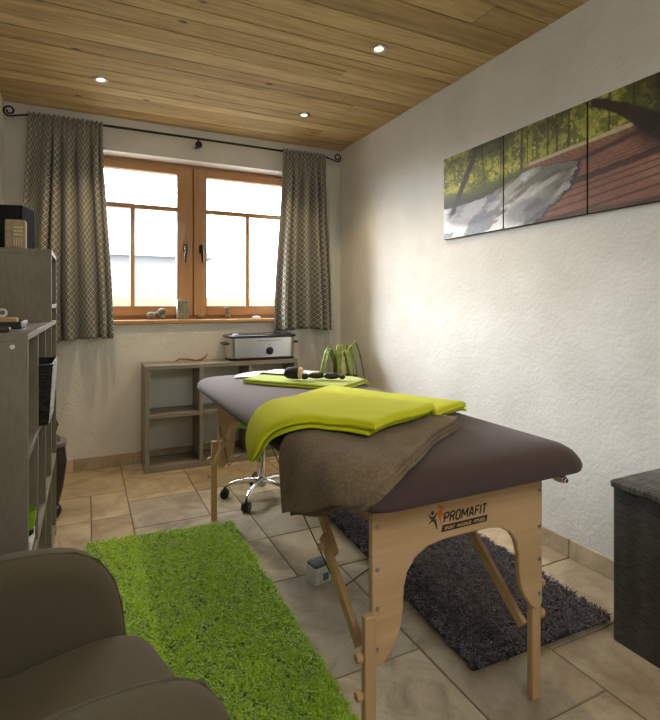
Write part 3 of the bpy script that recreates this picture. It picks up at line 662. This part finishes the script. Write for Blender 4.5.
# ------------------------------------------------------------------ rugs
def rug(name, label, c00, c10, c11, c01, mats, n, plen, seed):
    """corners near-left, near-right, far-right, far-left"""
    r = np.random.RandomState(seed); C = [np.array(c) for c in (c00, c10, c11, c01)]; o0 = sum(C) / 4
    t = thing(name, label, 'rug', (o0[0], o0[1], 0))
    def P(u, v): return (C[0] * (1 - u) * (1 - v) + C[1] * u * (1 - v) + C[2] * u * v + C[3] * (1 - u) * v) - o0
    bm = BM(); q = [P(.012, .006), P(.988, .006), P(.988, .994), P(.012, .994)]
    prism(bm, [tuple(p) for p in q], lambda a, b_, w: (a, b_, w), .0005, .010); obj('backing', bm, mats[1], t, bevel=.003)
    u, v = r.rand(n), r.rand(n); U, V = u[:, None], v[:, None]
    p = C[0] * (1 - U) * (1 - V) + C[1] * U * (1 - V) + C[2] * U * V + C[3] * (1 - U) * V - o0
    a = r.rand(n) * 2 * PI + 0; cl = vnoise(u * 22 + 5, v * 44, seed) * 4 * PI; a = .45 * a + cl
    L = plen * (.7 + .6 * r.rand(n)); lean = .35 + .75 * r.rand(n)
    # outer strands fall outwards over the edge
    d = np.stack([np.cos(a), np.sin(a)], 1); w = np.stack([-d[:, 1], d[:, 0]], 1) * (.0016 + .0012 * r.rand(n))[:, None]
    z0 = np.full(n, .008); pts = []
    for f, h, wd in ((0, 0, 1), (.35, .62, 1.1), (1.0, .85, .45)):
        q = p + d * (L * lean * f * .8)[:, None]; z = z0 + L * h * (1.15 - .45 * lean) * (1 if f < .9 else .92 - .12 * (f > .9))
        for s in (-1, 1): pts.append(np.concatenate([q + s * w * wd, z[:, None]], 1))
    co = np.stack(pts, 1).reshape(-1, 3); b = np.arange(n)[:, None] * 6
    fc = np.concatenate([b + np.array([[0, 1, 3, 2]]), b + np.array([[2, 3, 5, 4]])], 0)
    me = bpy.data.meshes.new('pile'); me.vertices.add(len(co)); me.vertices.foreach_set('co', co.astype(np.float32).ravel())
    me.loops.add(fc.size); me.loops.foreach_set('vertex_index', fc.astype(np.int32).ravel())
    me.polygons.add(len(fc)); me.polygons.foreach_set('loop_start', np.arange(0, fc.size, 4, dtype=np.int32)); me.update(calc_edges=True); me.validate()
    o = link('pile', me, mats[0], t, smooth=180); o['kind'] = 'stuff'
rug('shaggy_rug', 'bright lime green shaggy rug between armchair and massage table', (-.03, 1.20), (.672, 1.18), (.69, 2.605), (-.0, 2.68), (M['rug_green'], M['rug_green_base']), 52000, .030, 3)
rug('shaggy_rug', 'dark aubergine shaggy rug beneath the massage table', (1.105, 1.225), (1.735, 1.205), (1.80, 2.60), (1.20, 2.60), (M['rug_dark'], M['rug_dark_base']), 46000, .030, 8)

# ------------------------------------------------------------------ massage table
CX = .915; TX0, TX1, TY0, TY1 = .555, 1.325, .965, 2.93; TOP = .765
mt = thing('massage_table', 'folding massage table with beech legs and plum brown cover', 'massage table', (CX, 1.9, 0))
def W(x, y, z): return (x - CX, y - 1.9, z)
def droop(y): return .012 * max(0, (TY0 + .13 - y) / .13) ** 2
bm = BM(); rings = []
for i, z in ((.12, .664), (.07, .668), (.035, .680), (.012, .695), (.002, .706), (.0, .715), (.004, .726), (.016, .742), (.036, .754), (.07, .762), (.13, .7655), (.22, .766), (.33, .766)):
    ring = []
    for x, y in rrect(TX0 + i, TX1 - i, TY0 + i, TY1 - i, max(.03, .085 - i * .4), 8):
        ring.append(W(x, y, z - (droop(y) if z > .7 else 0)))
    rings.append(ring)
loft(bm, rings); cu = obj('cushion', bm, M['plum'], mt, smooth=60); cu['label'] = 'padded plum brown cushion top'
bm = BM(); tube(bm, [W(x, y, .695) for x, y in rrect(TX0 + .012, TX1 - .012, TY0 + .012, TY1 - .012, .08, 8)] , .005, 6, False); obj('hem', bm, M['plum'], cu)
bm = BM()
for x0, x1, y0, y1 in ((.625, .648, 1.075, 2.68), (1.19, 1.213, 1.075, 2.68), (.648, 1.19, 1.90, 1.925)): box(bm, x0 - CX, x1 - CX, y0 - 1.9, y1 - 1.9, .635, .664)
obj('rail', bm, M['beech_y'], mt, bevel=.002)
def apron_poly():
    half = [(.289, .663), (.289, .295), (.262, .285), (.245, .30), (.218, .335), (.203, .375), (.198, .42), (.196, .46), (.186, .498), (.163, .528), (.125, .549), (.07, .557)]
    return [(-x, z) for x, z in half] + [(x, z) for x, z in half[::-1]]
for sgn, yf, fx in ((1, 1.045, 0), (-1, 2.712, .016)):     # near and far end frames
    yb = yf + sgn * .02
    bm = BM(); prism(bm, [(u, v) for u, v in apron_poly()], lambda u, v, w: W(.911 + fx + u, w, v), yf, yb)
    ap = obj('end_frame', bm, M['beech'], mt, bevel=.004)
    bm = BM()
    for z in (.63, .525, .43, .33):
        for x in (.636 + fx, 1.186 + fx):
            tube(bm, [W(x, yf + sgn * .0005, z), W(x, yf - sgn * .002, z)], .0055, 10)
    obj('screw', bm, M['screw'], ap)['kind'] = 'stuff'
    for side, (x0, x1), (e0, e1) in ((-1, (.590, .621), (-.022, -.0005)), (1, (1.182, 1.217), (.0205, .042))):
        x0 += fx; x1 += fx
        bm = BM(); a, c_ = sorted((yf + sgn * e0, yf + sgn * e1)); box(bm, x0 - CX, x1 - CX, a - 1.9, c_ - 1.9, .0, .43)
        lg = obj('leg', bm, M['beech_z'], mt, bevel=.003)
        for z in (.335, .245):
            ym = (a + c_) / 2; xs = x0 if side < 0 else x1
            bm = BM(); tube(bm, [W(xs, ym, z), W(xs + side * .008, ym, z), W(xs + side * .02, ym, z)], [.006, .014, .011], 8); obj('knob', bm, M['beech_y'], lg)
        # two-piece folding brace from the leg up to the rail
        xb = .612 if side < 0 else 1.192
        xb += -side * .022 if side > 0 else 0
        y0b = yf + sgn * .045; p0 = Vector(W(xb, y0b, .32 if side < 0 else .215)); p1 = Vector(W(xb, y0b + sgn * (.37 if side < 0 else .5), .64))
        pm = p0 + (p1 - p0) * .52
        bm = BM(); bar(bm, p0, pm + (p1 - p0) * .06, .016, .032); br = obj('brace', bm, M['beech_y'], mt, bevel=.002)
        off = Vector((-side * .0165, 0, 0)); bm = BM(); bar(bm, pm - (p1 - p0) * .06 + off, p1 + off, .016, .032); obj('brace_arm', bm, M['beech_y'], br, bevel=.002)
        bm = BM(); tube(bm, [pm + Vector((side * .009, 0, 0)), pm + Vector((side * .024, 0, 0))], [.013, .011], 8); obj('brace_knob', bm, M['beech_z'], br)
        if side > 0: continue
        bm = BM(); tube(bm, [W(xb - side * .03, yf + sgn * .03, .52), W(xb - side * .03, yf + sgn * .22, .36), W(xb - side * .03, 1.9 - sgn * .02, .64)], .0022, 6); obj('cable', bm, M['black'], mt)
bm = BM(); box(bm, 1.225 - CX, 1.245 - CX, .998 - 1.9, 1.03 - 1.9, .658, .676); tube(bm, [W(1.235, .99, .667), W(1.235, .998, .667)], .008, 10); obj('latch', bm, M['chrome'], mt, bevel=.002)
# maker's lettering on the near end frame
def text_mesh(body, size, x, y, z, mat, parent, name, shear=0.0, bold=0.0, width=None):
    cu_ = bpy.data.curves.new('lettering', 'FONT'); cu_.body = body; cu_.size = size; cu_.shear = shear; cu_.offset = bold; cu_.extrude = .0002
    cu_.resolution_u = 4
    to = bpy.data.objects.new('lettering', cu_); COL.objects.link(to); bpy.context.view_layer.update()
    me = bpy.data.meshes.new_from_object(to.evaluated_get(bpy.context.evaluated_depsgraph_get())); bpy.data.objects.remove(to)
    xs = [v.co.x for v in me.vertices]; sc_ = (width / (max(xs) - min(xs))) if width else 1; mn = min(xs)
    for v in me.vertices: v.co = Vector(W(x + (v.co.x - mn) * sc_, y - v.co.z - .0006, z + v.co.y))
    me.materials.clear(); return link(name, me, mat, parent, smooth=0)
near = [o for o in mt.children if o.name.startswith('end_frame')][0]
GL = {'P': (.8, [[(0, 0), (0, 1), (.62, 1), (.8, .86), (.8, .62), (.62, .46), (0, .46)]]),
      'R': (.8, [[(0, 0), (0, 1), (.62, 1), (.8, .86), (.8, .64), (.62, .5), (0, .5)], [(.45, .5), (.82, 0)]]),
      'O': (.8, [[(.18, 0), (0, .16), (0, .84), (.18, 1), (.62, 1), (.8, .84), (.8, .16), (.62, 0), (.18, 0)]]),
      'M': (1.2, [[(0, 0), (0, 1)], [(.02, 1), (.6, .28)], [(.6, .28), (1.18, 1)], [(1.2, 1), (1.2, 0)]]), 'A': (.9, [[(0, 0), (.36, 1), (.54, 1), (.9, 0)], [(.16, .3), (.74, .3)]]),
      'F': (.7, [[(0, 0), (0, 1), (.72, 1)], [(0, .52), (.6, .52)]]), 'I': (0, [[(0, 0), (0, 1)]]), 'T': (.8, [[(0, 1), (.8, 1)], [(.4, 1), (.4, 0)]])}
bm = BM(); hx, hz, pen = .0186, .0235, 0.0; tot = sum(GL[c][0] + .42 for c in 'PROMAFIT') - .42; ux = (.146 - hz * .18) / tot
for ch in 'PROMAFIT':
    for ln in GL[ch][1]:
        tube(bm, [W(.839 + (pen + x) * ux + z * hz * .18, 1.0448, .6025 + z * hz) for x, z in ln], .0026, 8, flat=.12, up=(0, -1, 0))
    pen += GL[ch][0] + .42
lg_ = obj('lettering', bm, M['ink'], near); lg_['label'] = 'black PROMAFIT lettering'
bm = BM(); prism(bm, [(.830, .578), (.984, .578), (.988, .595), (.834, .595)], lambda u, v, w: W(u, w, v), 1.0442, 1.0451); ban = obj('banner', bm, M['ink'], near, smooth=0); ban['label'] = 'black strip under the lettering'
text_mesh('SPORT · MASSAGE · FITNESS', .012, .840, 1.0440, .5822, M['ink_light'], near, 'strap_line', .15, .0002, .138)
def strokes(lines, mat, head, name, dx, dz):
    bm = BM()
    for pts, w in lines: tube(bm, [W(x + dx, 1.0448, z + dz) for x, z in pts], w, 8, flat=.12, up=(0, -1, 0))
    tube(bm, [W(head[0] + dx, 1.0452, head[1] + dz), W(head[0] + dx, 1.0442, head[1] + dz)], head[2], 14); return obj(name, bm, mat, near)
strokes([([(.818, .617), (.832, .622), (.848, .632)], [.001, .004, .001]), ([(.842, .636), (.838, .622), (.845, .614), (.846, .604)], [.002, .004, .004, .001]), ([(.836, .624), (.834, .61), (.839, .59)], [.004, .004, .001])], M['orange'], (.834, .637, .0050), 'emblem', -.009, .008)['label'] = 'orange jumping figure'
strokes([([(.797, .618), (.802, .607), (.812, .605), (.824, .618)], [.001, .003, .004, .001]), ([(.795, .592), (.806, .600), (.816, .598), (.823, .574)], [.001, .003, .005, .001])], M['greengrey'], (.808, .619, .005), 'emblem', -.006, .014)['label'] = 'dark jumping figure'

# ------------------------------------------------------------------ cloths on the table
def ztop(x, y): return TOP + .001 - droop(y) - .006 * max(0, (x - (TX1 - .09)) / .09) ** 2
R0, RC, INS = .05, .07, .05
def drape(x, y, h):
    """lay a point of cloth at height h over the cushion, bending it down round the rim"""
    x0, x1, y0, y1 = TX0 + INS + RC, TX1 - INS - RC, TY0 + INS + RC, TY1 - INS - RC
    qx, qy = min(max(x, x0), x1), min(max(y, y0), y1); dx, dy = x - qx, y - qy; l = math.hypot(dx, dy); e = l - RC
    zt = ztop(x, y) + h
    if e <= 0: return (x, y, zt)
    nx_, ny_ = dx / l, dy / l; ex, ey = qx + nx_ * RC, qy + ny_ * RC
    Rr = R0 + h; cz = zt - Rr
    if e < R0 * PI / 2:
        a = e / R0; o_, z = Rr * math.sin(a), cz + Rr * math.cos(a)
    else: o_, z = Rr + .002, cz - (e - R0 * PI / 2)
    return (ex + nx_ * o_, ey + ny_ * o_, z)
def slab_params(L, r):
    base = [0, .12 * r, .45 * r, r]; n = max(4, int((L - 2 * r) / .014)); mid = [r + (L - 2 * r) * k / n for k in range(1, n)]
    return base + mid + [L - r, L - .45 * r, L - .12 * r, L]
def cloth_layer(bm, org, ud, vd, L, Wd, h0, t, hb=None, wr=.003, seed=0, wob=.006, rc=0.0, taper=0.0, skew=0.0):
    r = t / 2; us, vs = slab_params(L, r), slab_params(Wd, r); grid = [[], []]
    for v in vs:
        rows = [[], []]
        for u in us:
            b = min(u, L - u, v, Wd - v); ho = math.sqrt(max(0, r * r - max(0, r - b) ** 2))
            if rc and u > L - rc and v < rc:      # rounded corner
                a_, b_ = (u - (L - rc)) / rc, (rc - v) / rc; q_ = max(a_, b_) / max(1e-6, math.hypot(a_, b_)); u, v0 = L - rc + a_ * q_ * rc, rc - b_ * q_ * rc
            else: v0 = v
            u0 = u - skew * (v0 / Wd) * (1 - u / L); v0 = v0 * (1 - taper * (1 - u / L))
            wx = wob * math.sin(v * 19 + seed) * (1 if u > L / 2 else -1) * (abs(u - L / 2) / (L / 2)) ** 3; wy = wob * math.sin(u * 17 + seed * 2) * (abs(v - Wd / 2) / (Wd / 2)) ** 3
            x, y = org[0] + ud[0] * (u0 + wx) + vd[0] * (v0 + wy), org[1] + ud[1] * (u0 + wx) + vd[1] * (v0 + wy)
            nz = float(fbm(np.array(x * 6 + seed), np.array(y * 6), 5 + seed, 3)) - .45
            hh = h0 + (hb(x, y) if hb else 0) + wr * 2 * nz + wr
            rows[0].append(bm.verts.new(drape(x, y, hh + r - ho))); rows[1].append(bm.verts.new(drape(x, y, hh + r + ho)))
        grid[0].append(rows[0]); grid[1].append(rows[1])
    nu, nv = len(us), len(vs)
    for j in range(nv - 1):
        for i in range(nu - 1):
            for s in (0, 1):
                q = [grid[s][j][i], grid[s][j][i + 1], grid[s][j + 1][i + 1], grid[s][j + 1][i]]; bm.faces.new(q if s else q[::-1])
    per = [(0, i) for i in range(nu)] + [(j, nu - 1) for j in range(1, nv)] + [(nv - 1, i) for i in range(nu - 2, -1, -1)] + [(j, 0) for j in range(nv - 2, 0, -1)]
    for a, b in zip(per, per[1:] + per[:1]):
        bm.faces.new((grid[0][a[0]][a[1]], grid[0][b[0]][b[1]], grid[1][b[0]][b[1]], grid[1][a[0]][a[1]]))
def unit(a): l = math.hypot(*a); return (a[0] / l, a[1] / l)
# brown towel, folded in three, hanging over the left side
tu = unit((-.5, -.35)); tv = unit((-.395, .919)); tO = (1.09, 1.285)
tL, tW = .655, .505
bm = BM()
for k in range(3): cloth_layer(bm, (tO[0] - tu[0] * .006 * k + tv[0] * .004 * k, tO[1] - tu[1] * .006 * k + tv[1] * .004 * k), tu, tv, tL - .008 * (k % 2), tW, .0015 + k * .0105, .0100, None, .002, 2, .006, .15, .5)
tag(obj('bath_towel', bm, M['brown'], smooth=180), 'brown terry towel folded over the left edge of the massage table', 'towel')
def over_towel(x, y):
    dx, dy = x - tO[0], y - tO[1]; a = dx * tu[0] + dy * tu[1]; b_ = dx * tv[0] + dy * tv[1]
    def ss(lo, hi, q): t = min(1, max(0, (q - lo) / (hi - lo))); return t * t * (3 - 2 * t)
    return .036 * ss(-.03, .02, a) * (1 - ss(tL - .0, tL + .05, a)) * (1 - ss(tW + .01, tW + .12, b_)) * ss(-.03, .01, b_)
A, B = (.70, 1.165), (1.295, 1.475); bu = unit((B[0] - A[0], B[1] - A[1])); bv = (-bu[1], bu[0]); AB = math.hypot(B[0] - A[0], B[1] - A[1])
bm = BM()
cloth_layer(bm, (A[0] + bv[0] * .02, A[1] + bv[1] * .02), bu, bv, AB + .015, .62, .0015, .012, over_towel, .004, 3, .008, 0, .156)
cloth_layer(bm, A, bu, bv, AB - .028, .64, .011, .028, over_towel, .006, 3, .008, 0, .156)
tag(obj('fleece_blanket', bm, M['lime'], smooth=180), 'bright lime fleece blanket folded across the middle of the massage table', 'blanket')
# white cloth and flat lime towel with the massage tools at the far end
lu = unit((.357, -.45)); lv = (-lu[1], lu[0])
bm = BM()
cloth_layer(bm, (.712, 2.505), lu, lv, .572, .34, .001, .011, None, .0015, 4, .004); cloth_layer(bm, (.714, 2.508), lu, lv, .568, .335, .0125, .011, None, .0015, 4, .004)
tag(obj('hand_towel', bm, M['limeflat'], smooth=180), 'flat folded lime towel under the massage tools at the far end', 'towel')
def over_lime(x, y):
    dx, dy = x - .712, y - 2.505; a = dx * lu[0] + dy * lu[1]; b_ = dx * lv[0] + dy * lv[1]
    def ss(lo, hi, q): t = min(1, max(0, (q - lo) / (hi - lo))); return t * t * (3 - 2 * t)
    return .0275 * ss(-.03, -.002, a) * (1 - ss(.575, .6, a)) * ss(-.03, -.002, b_) * (1 - ss(.343, .38, b_))
bm = BM(); cloth_layer(bm, (.725, 2.70), unit((.40, -.30)), unit((.30, .40)), .44, .26, .001, .004, over_lime, .004, 6, .02)
tag(obj('white_cloth', bm, M['white'], smooth=180), 'thin white cloth spread at the far end of the massage table', 'cloth')
TT = TOP + .0305
mb = thing('massage_brush', 'round black massage brush with a cream face on the lime towel', 'massage brush', (.938, 2.345, TT), math.radians(-35))
bm = BM(); tube(bm, [(-.05, 0, .032), (-.046, 0, .032), (-.03, 0, .032), (0, 0, .032), (.022, 0, .032), (.026, 0, .032)], [.008, .019, .028, .032, .031, .027], 20); obj('body', bm, M['black_matt'], mb)
bm = BM(); tube(bm, [(.026, 0, .032), (.04, 0, .032), (.044, 0, .032)], [.029, .029, .024], 20); obj('face', bm, M['cream'], mb)
stg = 'black massage stones on the lime towel'
for l, (x, y), (rx, ry, rz), a in (('small black massage stone next to the cream faced brush', (.985, 2.315), (.020, .02, .016), .3), ('long black massage stone, the middle one on the lime towel', (1.048, 2.315), (.046, .022, .017), -.35), ('long black massage stone nearest the right edge of the lime towel', (1.108, 2.26), (.042, .022, .018), -.3)):
    tag(obj('massage_stone', blob(BM(), (0, 0, rz), rx, ry, rz, a, bumpy=.04), M['basalt'], None, (x, y, TT), smooth=180), l, 'massage stone', stg)
tag(obj('massage_stone', blob(BM(), (0, 0, .012), .018, .016, .012, 0, bumpy=.05), M['basalt'], None, (1.158, 2.243, TT), smooth=180), 'smallest black massage stone at the right end of the row', 'massage stone', stg)

# ------------------------------------------------------------------ wheeled stool beyond the table
st = thing('swivel_stool', 'swivel stool with green seat and chrome five-star base behind the table', 'stool', (.955, 2.925, 0), math.radians(17))
bm = BM(); lathe(bm, [(0, .45), (.16, .45), (.178, .46), (.185, .485), (.178, .51), (.155, .519), (0, .522)], 36); obj('seat', bm, M['green_pad'], st)
bm = BM(); lathe(bm, [(.022, .44), (.05, .442), (.05, .45)], 20); lathe(bm, [(.014, .25), (.014, .445)], 16); lathe(bm, [(.022, .10), (.024, .11), (.024, .30), (.018, .305)], 20); obj('gas_lift', bm, M['chrome'], st)
bm = BM(); lathe(bm, [(.028, .07), (.034, .08), (.034, .125), (.026, .13)], 20); hub = obj('hub', bm, M['chrome'], st)
for k in range(5):
    a = 2 * PI * k / 5 - 1.14 - .175; d = (math.cos(a), math.sin(a))
    bm = BM(); tube(bm, [(d[0] * r, d[1] * r, z) for r, z in ((.025, .105), (.08, .108), (.14, .100), (.19, .085), (.215, .068))], [.018, .016, .014, .012, .010], 10, flat=.75); ar = obj('spoke', bm, M['chrome'], st)
    e = Vector((d[0] * .22, d[1] * .22, 0)); s = Vector((-d[1], d[0], 0))
    bm = BM()
    for q in (-1, 1): tube(bm, [e + s * (q * .006) + Vector((0, 0, .026)), e + s * (q * .022) + Vector((0, 0, .026))], .026, 16)
    tube(bm, [e + Vector((0, 0, .03)), e + Vector((0, 0, .066))], .007, 8); obj('caster', bm, M['black'], ar)

# small grey box on the floor
bx = thing('plug_box', 'small white and grey box on the floor tiles beside the green rug', 'box', (.885, 1.935, 0), math.radians(12))
bm = BM(); loft(bm, [[(x, y, z) for x, y in rrect(-.04 + i, .04 - i, -.036 + i, .036 - i, .006)] for i, z in ((.001, 0), (0, .002), (0, .068), (.003, .07))]); obj('casing', bm, M['plastic_grey'], bx)
bm = BM(); loft(bm, [[(x, y, z) for x, y in rrect(-.038 + i, .038 - i, -.034 + i, .034 - i, .008)] for i, z in ((0, .0702), (.0, .078), (.006, .083))]); obj('lid', bm, M['plastic_dark'], bx)
bm = BM(); box(bm, .000, .028, -.0378, -.0355, .012, .042); obj('window_patch', bm, M['plastic_dark'], bx, bevel=.001, seg=1)

# ------------------------------------------------------------------ plant in the far right corner
pl = thing('potted_plant', 'trailing green and pale leaved plant in the far right corner', 'plant', (1.765, 3.46, 0))
bm = BM(); lathe(bm, [(0, 0), (.10, 0), (.105, .01), (.135, .58), (.142, .60), (.142, .62), (.128, .62), (.122, .57), (0, .565)], 30); obj('planter', bm, M['pot'], pl)
bm = BM(); lathe(bm, [(0, .566), (.119, .567), (.06, .585), (0, .59)], 24); obj('soil', bm, M['soil'], pl)
def frond(a, reach, top, drop, mat, w=.016, seg=True):
    n = 12; pts = []; rs = []
    for k in range(n + 1):
        t = k / n; r = reach * (t ** .8); z = .585 + (top - .585) * math.sin(min(1, t * 1.7) * PI / 2) - drop * max(0, t - .45) ** 1.6
        pts.append((math.cos(a) * r, math.sin(a) * r, z)); rs.append(w * (.35 + .75 * math.sin(PI * min(1, t * .92 + .05)) ** .6) * (1 + (.28 if seg and k % 2 else 0)) if k < n else .002)
    bm = BM(); tube(bm, pts, rs, 8, flat=.28); obj('leaf', bm, mat, pl, smooth=180)
Rp = random.Random(4)
for k in range(9): frond(k * .7 + Rp.uniform(-.2, .2), Rp.uniform(.11, .19), Rp.uniform(.78, .88), Rp.uniform(.45, .8), M['leaf'], Rp.uniform(.014, .02))
frond(-.25, .21, .90, .95, M['leaf'], .017); frond(-.5, .15, .87, .9, M['leaf'], .016); frond(PI + .2, .21, .85, .8, M['leaf'], .012); frond(PI - .3, .13, .84, .75, M['leaf'], .012)
for k in range(3): frond(-1.3 - k * .22, .07 + .02 * k, .80 + .015 * k, .8, M['leaf_pale'], .017)
for k in range(4): frond(1 + k * 1.5, .035, .80 + .02 * k, .05, M['leaf'], .013)

# ------------------------------------------------------------------ wicker chest
wc_ = thing('wicker_chest', 'black woven wicker chest with lid against the right wall', 'chest', (1.827, .80, 0))
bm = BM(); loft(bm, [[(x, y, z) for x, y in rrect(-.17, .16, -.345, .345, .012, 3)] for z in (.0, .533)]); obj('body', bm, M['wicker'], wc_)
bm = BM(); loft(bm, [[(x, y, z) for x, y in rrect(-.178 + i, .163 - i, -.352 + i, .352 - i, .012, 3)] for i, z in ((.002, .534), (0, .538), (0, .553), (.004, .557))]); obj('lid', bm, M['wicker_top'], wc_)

# ------------------------------------------------------------------ armchair
ac = thing('armchair', 'taupe upholstered tub armchair at the left beside the bookcase', 'armchair', (-.09, 1.085, 0), math.radians(16))
def arm_profile():
    p = [(-.255, .20), (-.235, .13), (-.18, .10), (.18, .10), (.235, .13), (.262, .20)]
    p += [(.264, .25), (.262, .30), (.252, .40), (.232, .47), (.195, .53), (.14, .566), (.07, .584), (-.02, .597), (-.14, .60), (-.20, .585), (-.245, .53), (-.256, .45)]
    return p
def rounded_slab(bm, prof, fn, a, b, r):
    """profile extruded with a rounded rim on both faces"""
    c0 = (sum(p[0] for p in prof) / len(prof), sum(p[1] for p in prof) / len(prof)); rings = []
    n = len(prof); nor = []
    for k in range(n):
        p, q = Vector(prof[k - 1]), Vector(prof[(k + 1) % n]); d = (q - p).normalized(); nn = Vector((d.y, -d.x)); nor.append(nn)
    def off(e): return [(prof[k][0] - nor[k].x * e, prof[k][1] - nor[k].y * e) for k in range(n)]
    for t in range(7):
        an = PI / 2 * t / 6; rings.append([fn(u, v, a + r * (1 - math.sin(an))) for u, v in off(r * (1 - math.cos(an)))][:])
    rings = rings[::-1] if False else rings
    first = [[fn(u, v, a + r * (1 - math.sin(PI / 2 * (1 - t / 6)))) for u, v in off(r * (1 - math.cos(PI / 2 * (1 - t / 6))))] for t in range(7)]
    last = [[fn(u, v, b - r * (1 - math.sin(PI / 2 * t / 6))) for u, v in off(r * (1 - math.cos(PI / 2 * t / 6)))] for t in range(7)]
    def inner(q, w): return [fn(c0[0] + (u - c0[0]) * q, c0[1] + (v - c0[1]) * q, w) for u, v in off(r)]
    loft(bm, [inner(.3, a), inner(.8, a), inner(.97, a)] + first + last + [inner(.97, b), inner(.8, b), inner(.3, b)])
def smooth_poly(p, it=2):
    for _ in range(it):
        q = []
        for k in range(len(p)):
            a, b = p[k], p[(k + 1) % len(p)]; q += [(a[0] * .75 + b[0] * .25, a[1] * .75 + b[1] * .25), (a[0] * .25 + b[0] * .75, a[1] * .25 + b[1] * .75)]
        p = q
    return p
ap_ = smooth_poly(arm_profile(), 2)
for s in (-1, 1):
    sh = -.03 if s < 0 else 0; a, b_ = sorted((s * .225 + sh, s * .335 + sh)); bm = BM(); rounded_slab(bm, ap_, lambda u, v, w: (u, w, v), a, b_, .048)
    o = obj('armrest', bm, M['chair'], ac, smooth=180)
    bm = BM(); y_ = s * .232 + sh
    pts = [(u, s * .280, v + .001) for u, v in [(.262, .30), (.252, .40), (.232, .47), (.195, .53), (.14, .566), (.07, .584), (-.02, .597), (-.12, .60)]]
    pts = [(p[0] , y_ + s * .03, p[2] - .0035) for p in pts]
    tube(bm, pts, .003, 6); obj('seam', bm, M['chair'], o)
bm = BM(); prof = smooth_poly([(-.225, .13), (.225, .13), (.225, .60), (.20, .74), (.1, .79), (-.1, .79), (-.20, .74), (-.225, .60)], 1)
rounded_slab(bm, prof, lambda u, v, w: (w, u, v), -.285, -.17, .05); obj('backrest', bm, M['chair'], ac, smooth=180)
bm = BM(); rings = []
for i, z in ((.03, .15), (.006, .16), (0, .20), (0, .30), (.006, .33), (.02, .35), (.05, .362), (.10, .368)):
    rings.append([(x, y, z + (.012 * (1 - (y / .23) ** 2) if z > .32 else 0)) for x, y in rrect(-.18 + i * .2, .285 - i, -.25 + i * .4, .223 - i * .4, .09, 8)])
loft(bm, rings); obj('seat', bm, M['chair'], ac, smooth=180)
for x in (-.22, .2):
    for y in (-.26, .26):
        bm = BM(); tube(bm, [(x * 1.08, y * 1.03, 0), (x, y, .14)], [.012, .02], 12); obj('leg', bm, M['beech_z'], ac)

# ------------------------------------------------------------------ light
w = bpy.data.worlds.new('sky'); sc.world = w; w.use_nodes = True
bgn = w.node_tree.nodes['Background']; bgn.inputs[0].default_value = (.90, .95, 1.0, 1); bgn.inputs[1].default_value = 9.0
P_ = bpy.data.lights.new('window_portal', 'AREA'); P_.shape = 'RECTANGLE'; P_.size = 1.8; P_.size_y = 1.2; P_.cycles.is_portal = True
po = bpy.data.objects.new('window_portal', P_); COL.objects.link(po); po.location = (.765, 4.34, 1.66); po.rotation_euler = (-PI / 2, 0, 0)
S = bpy.data.lights.new('sun', 'SUN'); S.energy = 22.0; S.angle = math.radians(50); S.color = (.92, .96, 1)
so = bpy.data.objects.new('sun', S); COL.objects.link(so); so.rotation_euler = Vector((.55, -.72, -.42)).to_track_quat('-Z', 'Y').to_euler()
F = bpy.data.lights.new('fill_light', 'AREA'); F.shape = 'RECTANGLE'; F.size = 1.6; F.size_y = 1.0; F.energy = 22; F.color = (1, .96, .90)  # unseen fill light added behind the camera, not a fitting of the room
fo = bpy.data.objects.new('fill_light', F); COL.objects.link(fo); fo.location = (.7, -.75, 2.35); fo.rotation_euler = (math.radians(38), 0, 0)

# ------------------------------------------------------------------ camera
cam = bpy.data.cameras.new('camera'); cam.sensor_fit = 'HORIZONTAL'; cam.sensor_width = 36; cam.lens = 500 / 660 * 36
cam.shift_y = -(360 - 305) / 660.0; cam.clip_start = .05
co_ = bpy.data.objects.new('camera', cam); COL.objects.link(co_); co_.location = (0, 0, 1.17)
co_.rotation_euler = (PI / 2, 0, -math.atan(243 / 500)); sc.camera = co_
sc.view_settings.view_transform = 'Standard'; sc.view_settings.exposure = 0.22
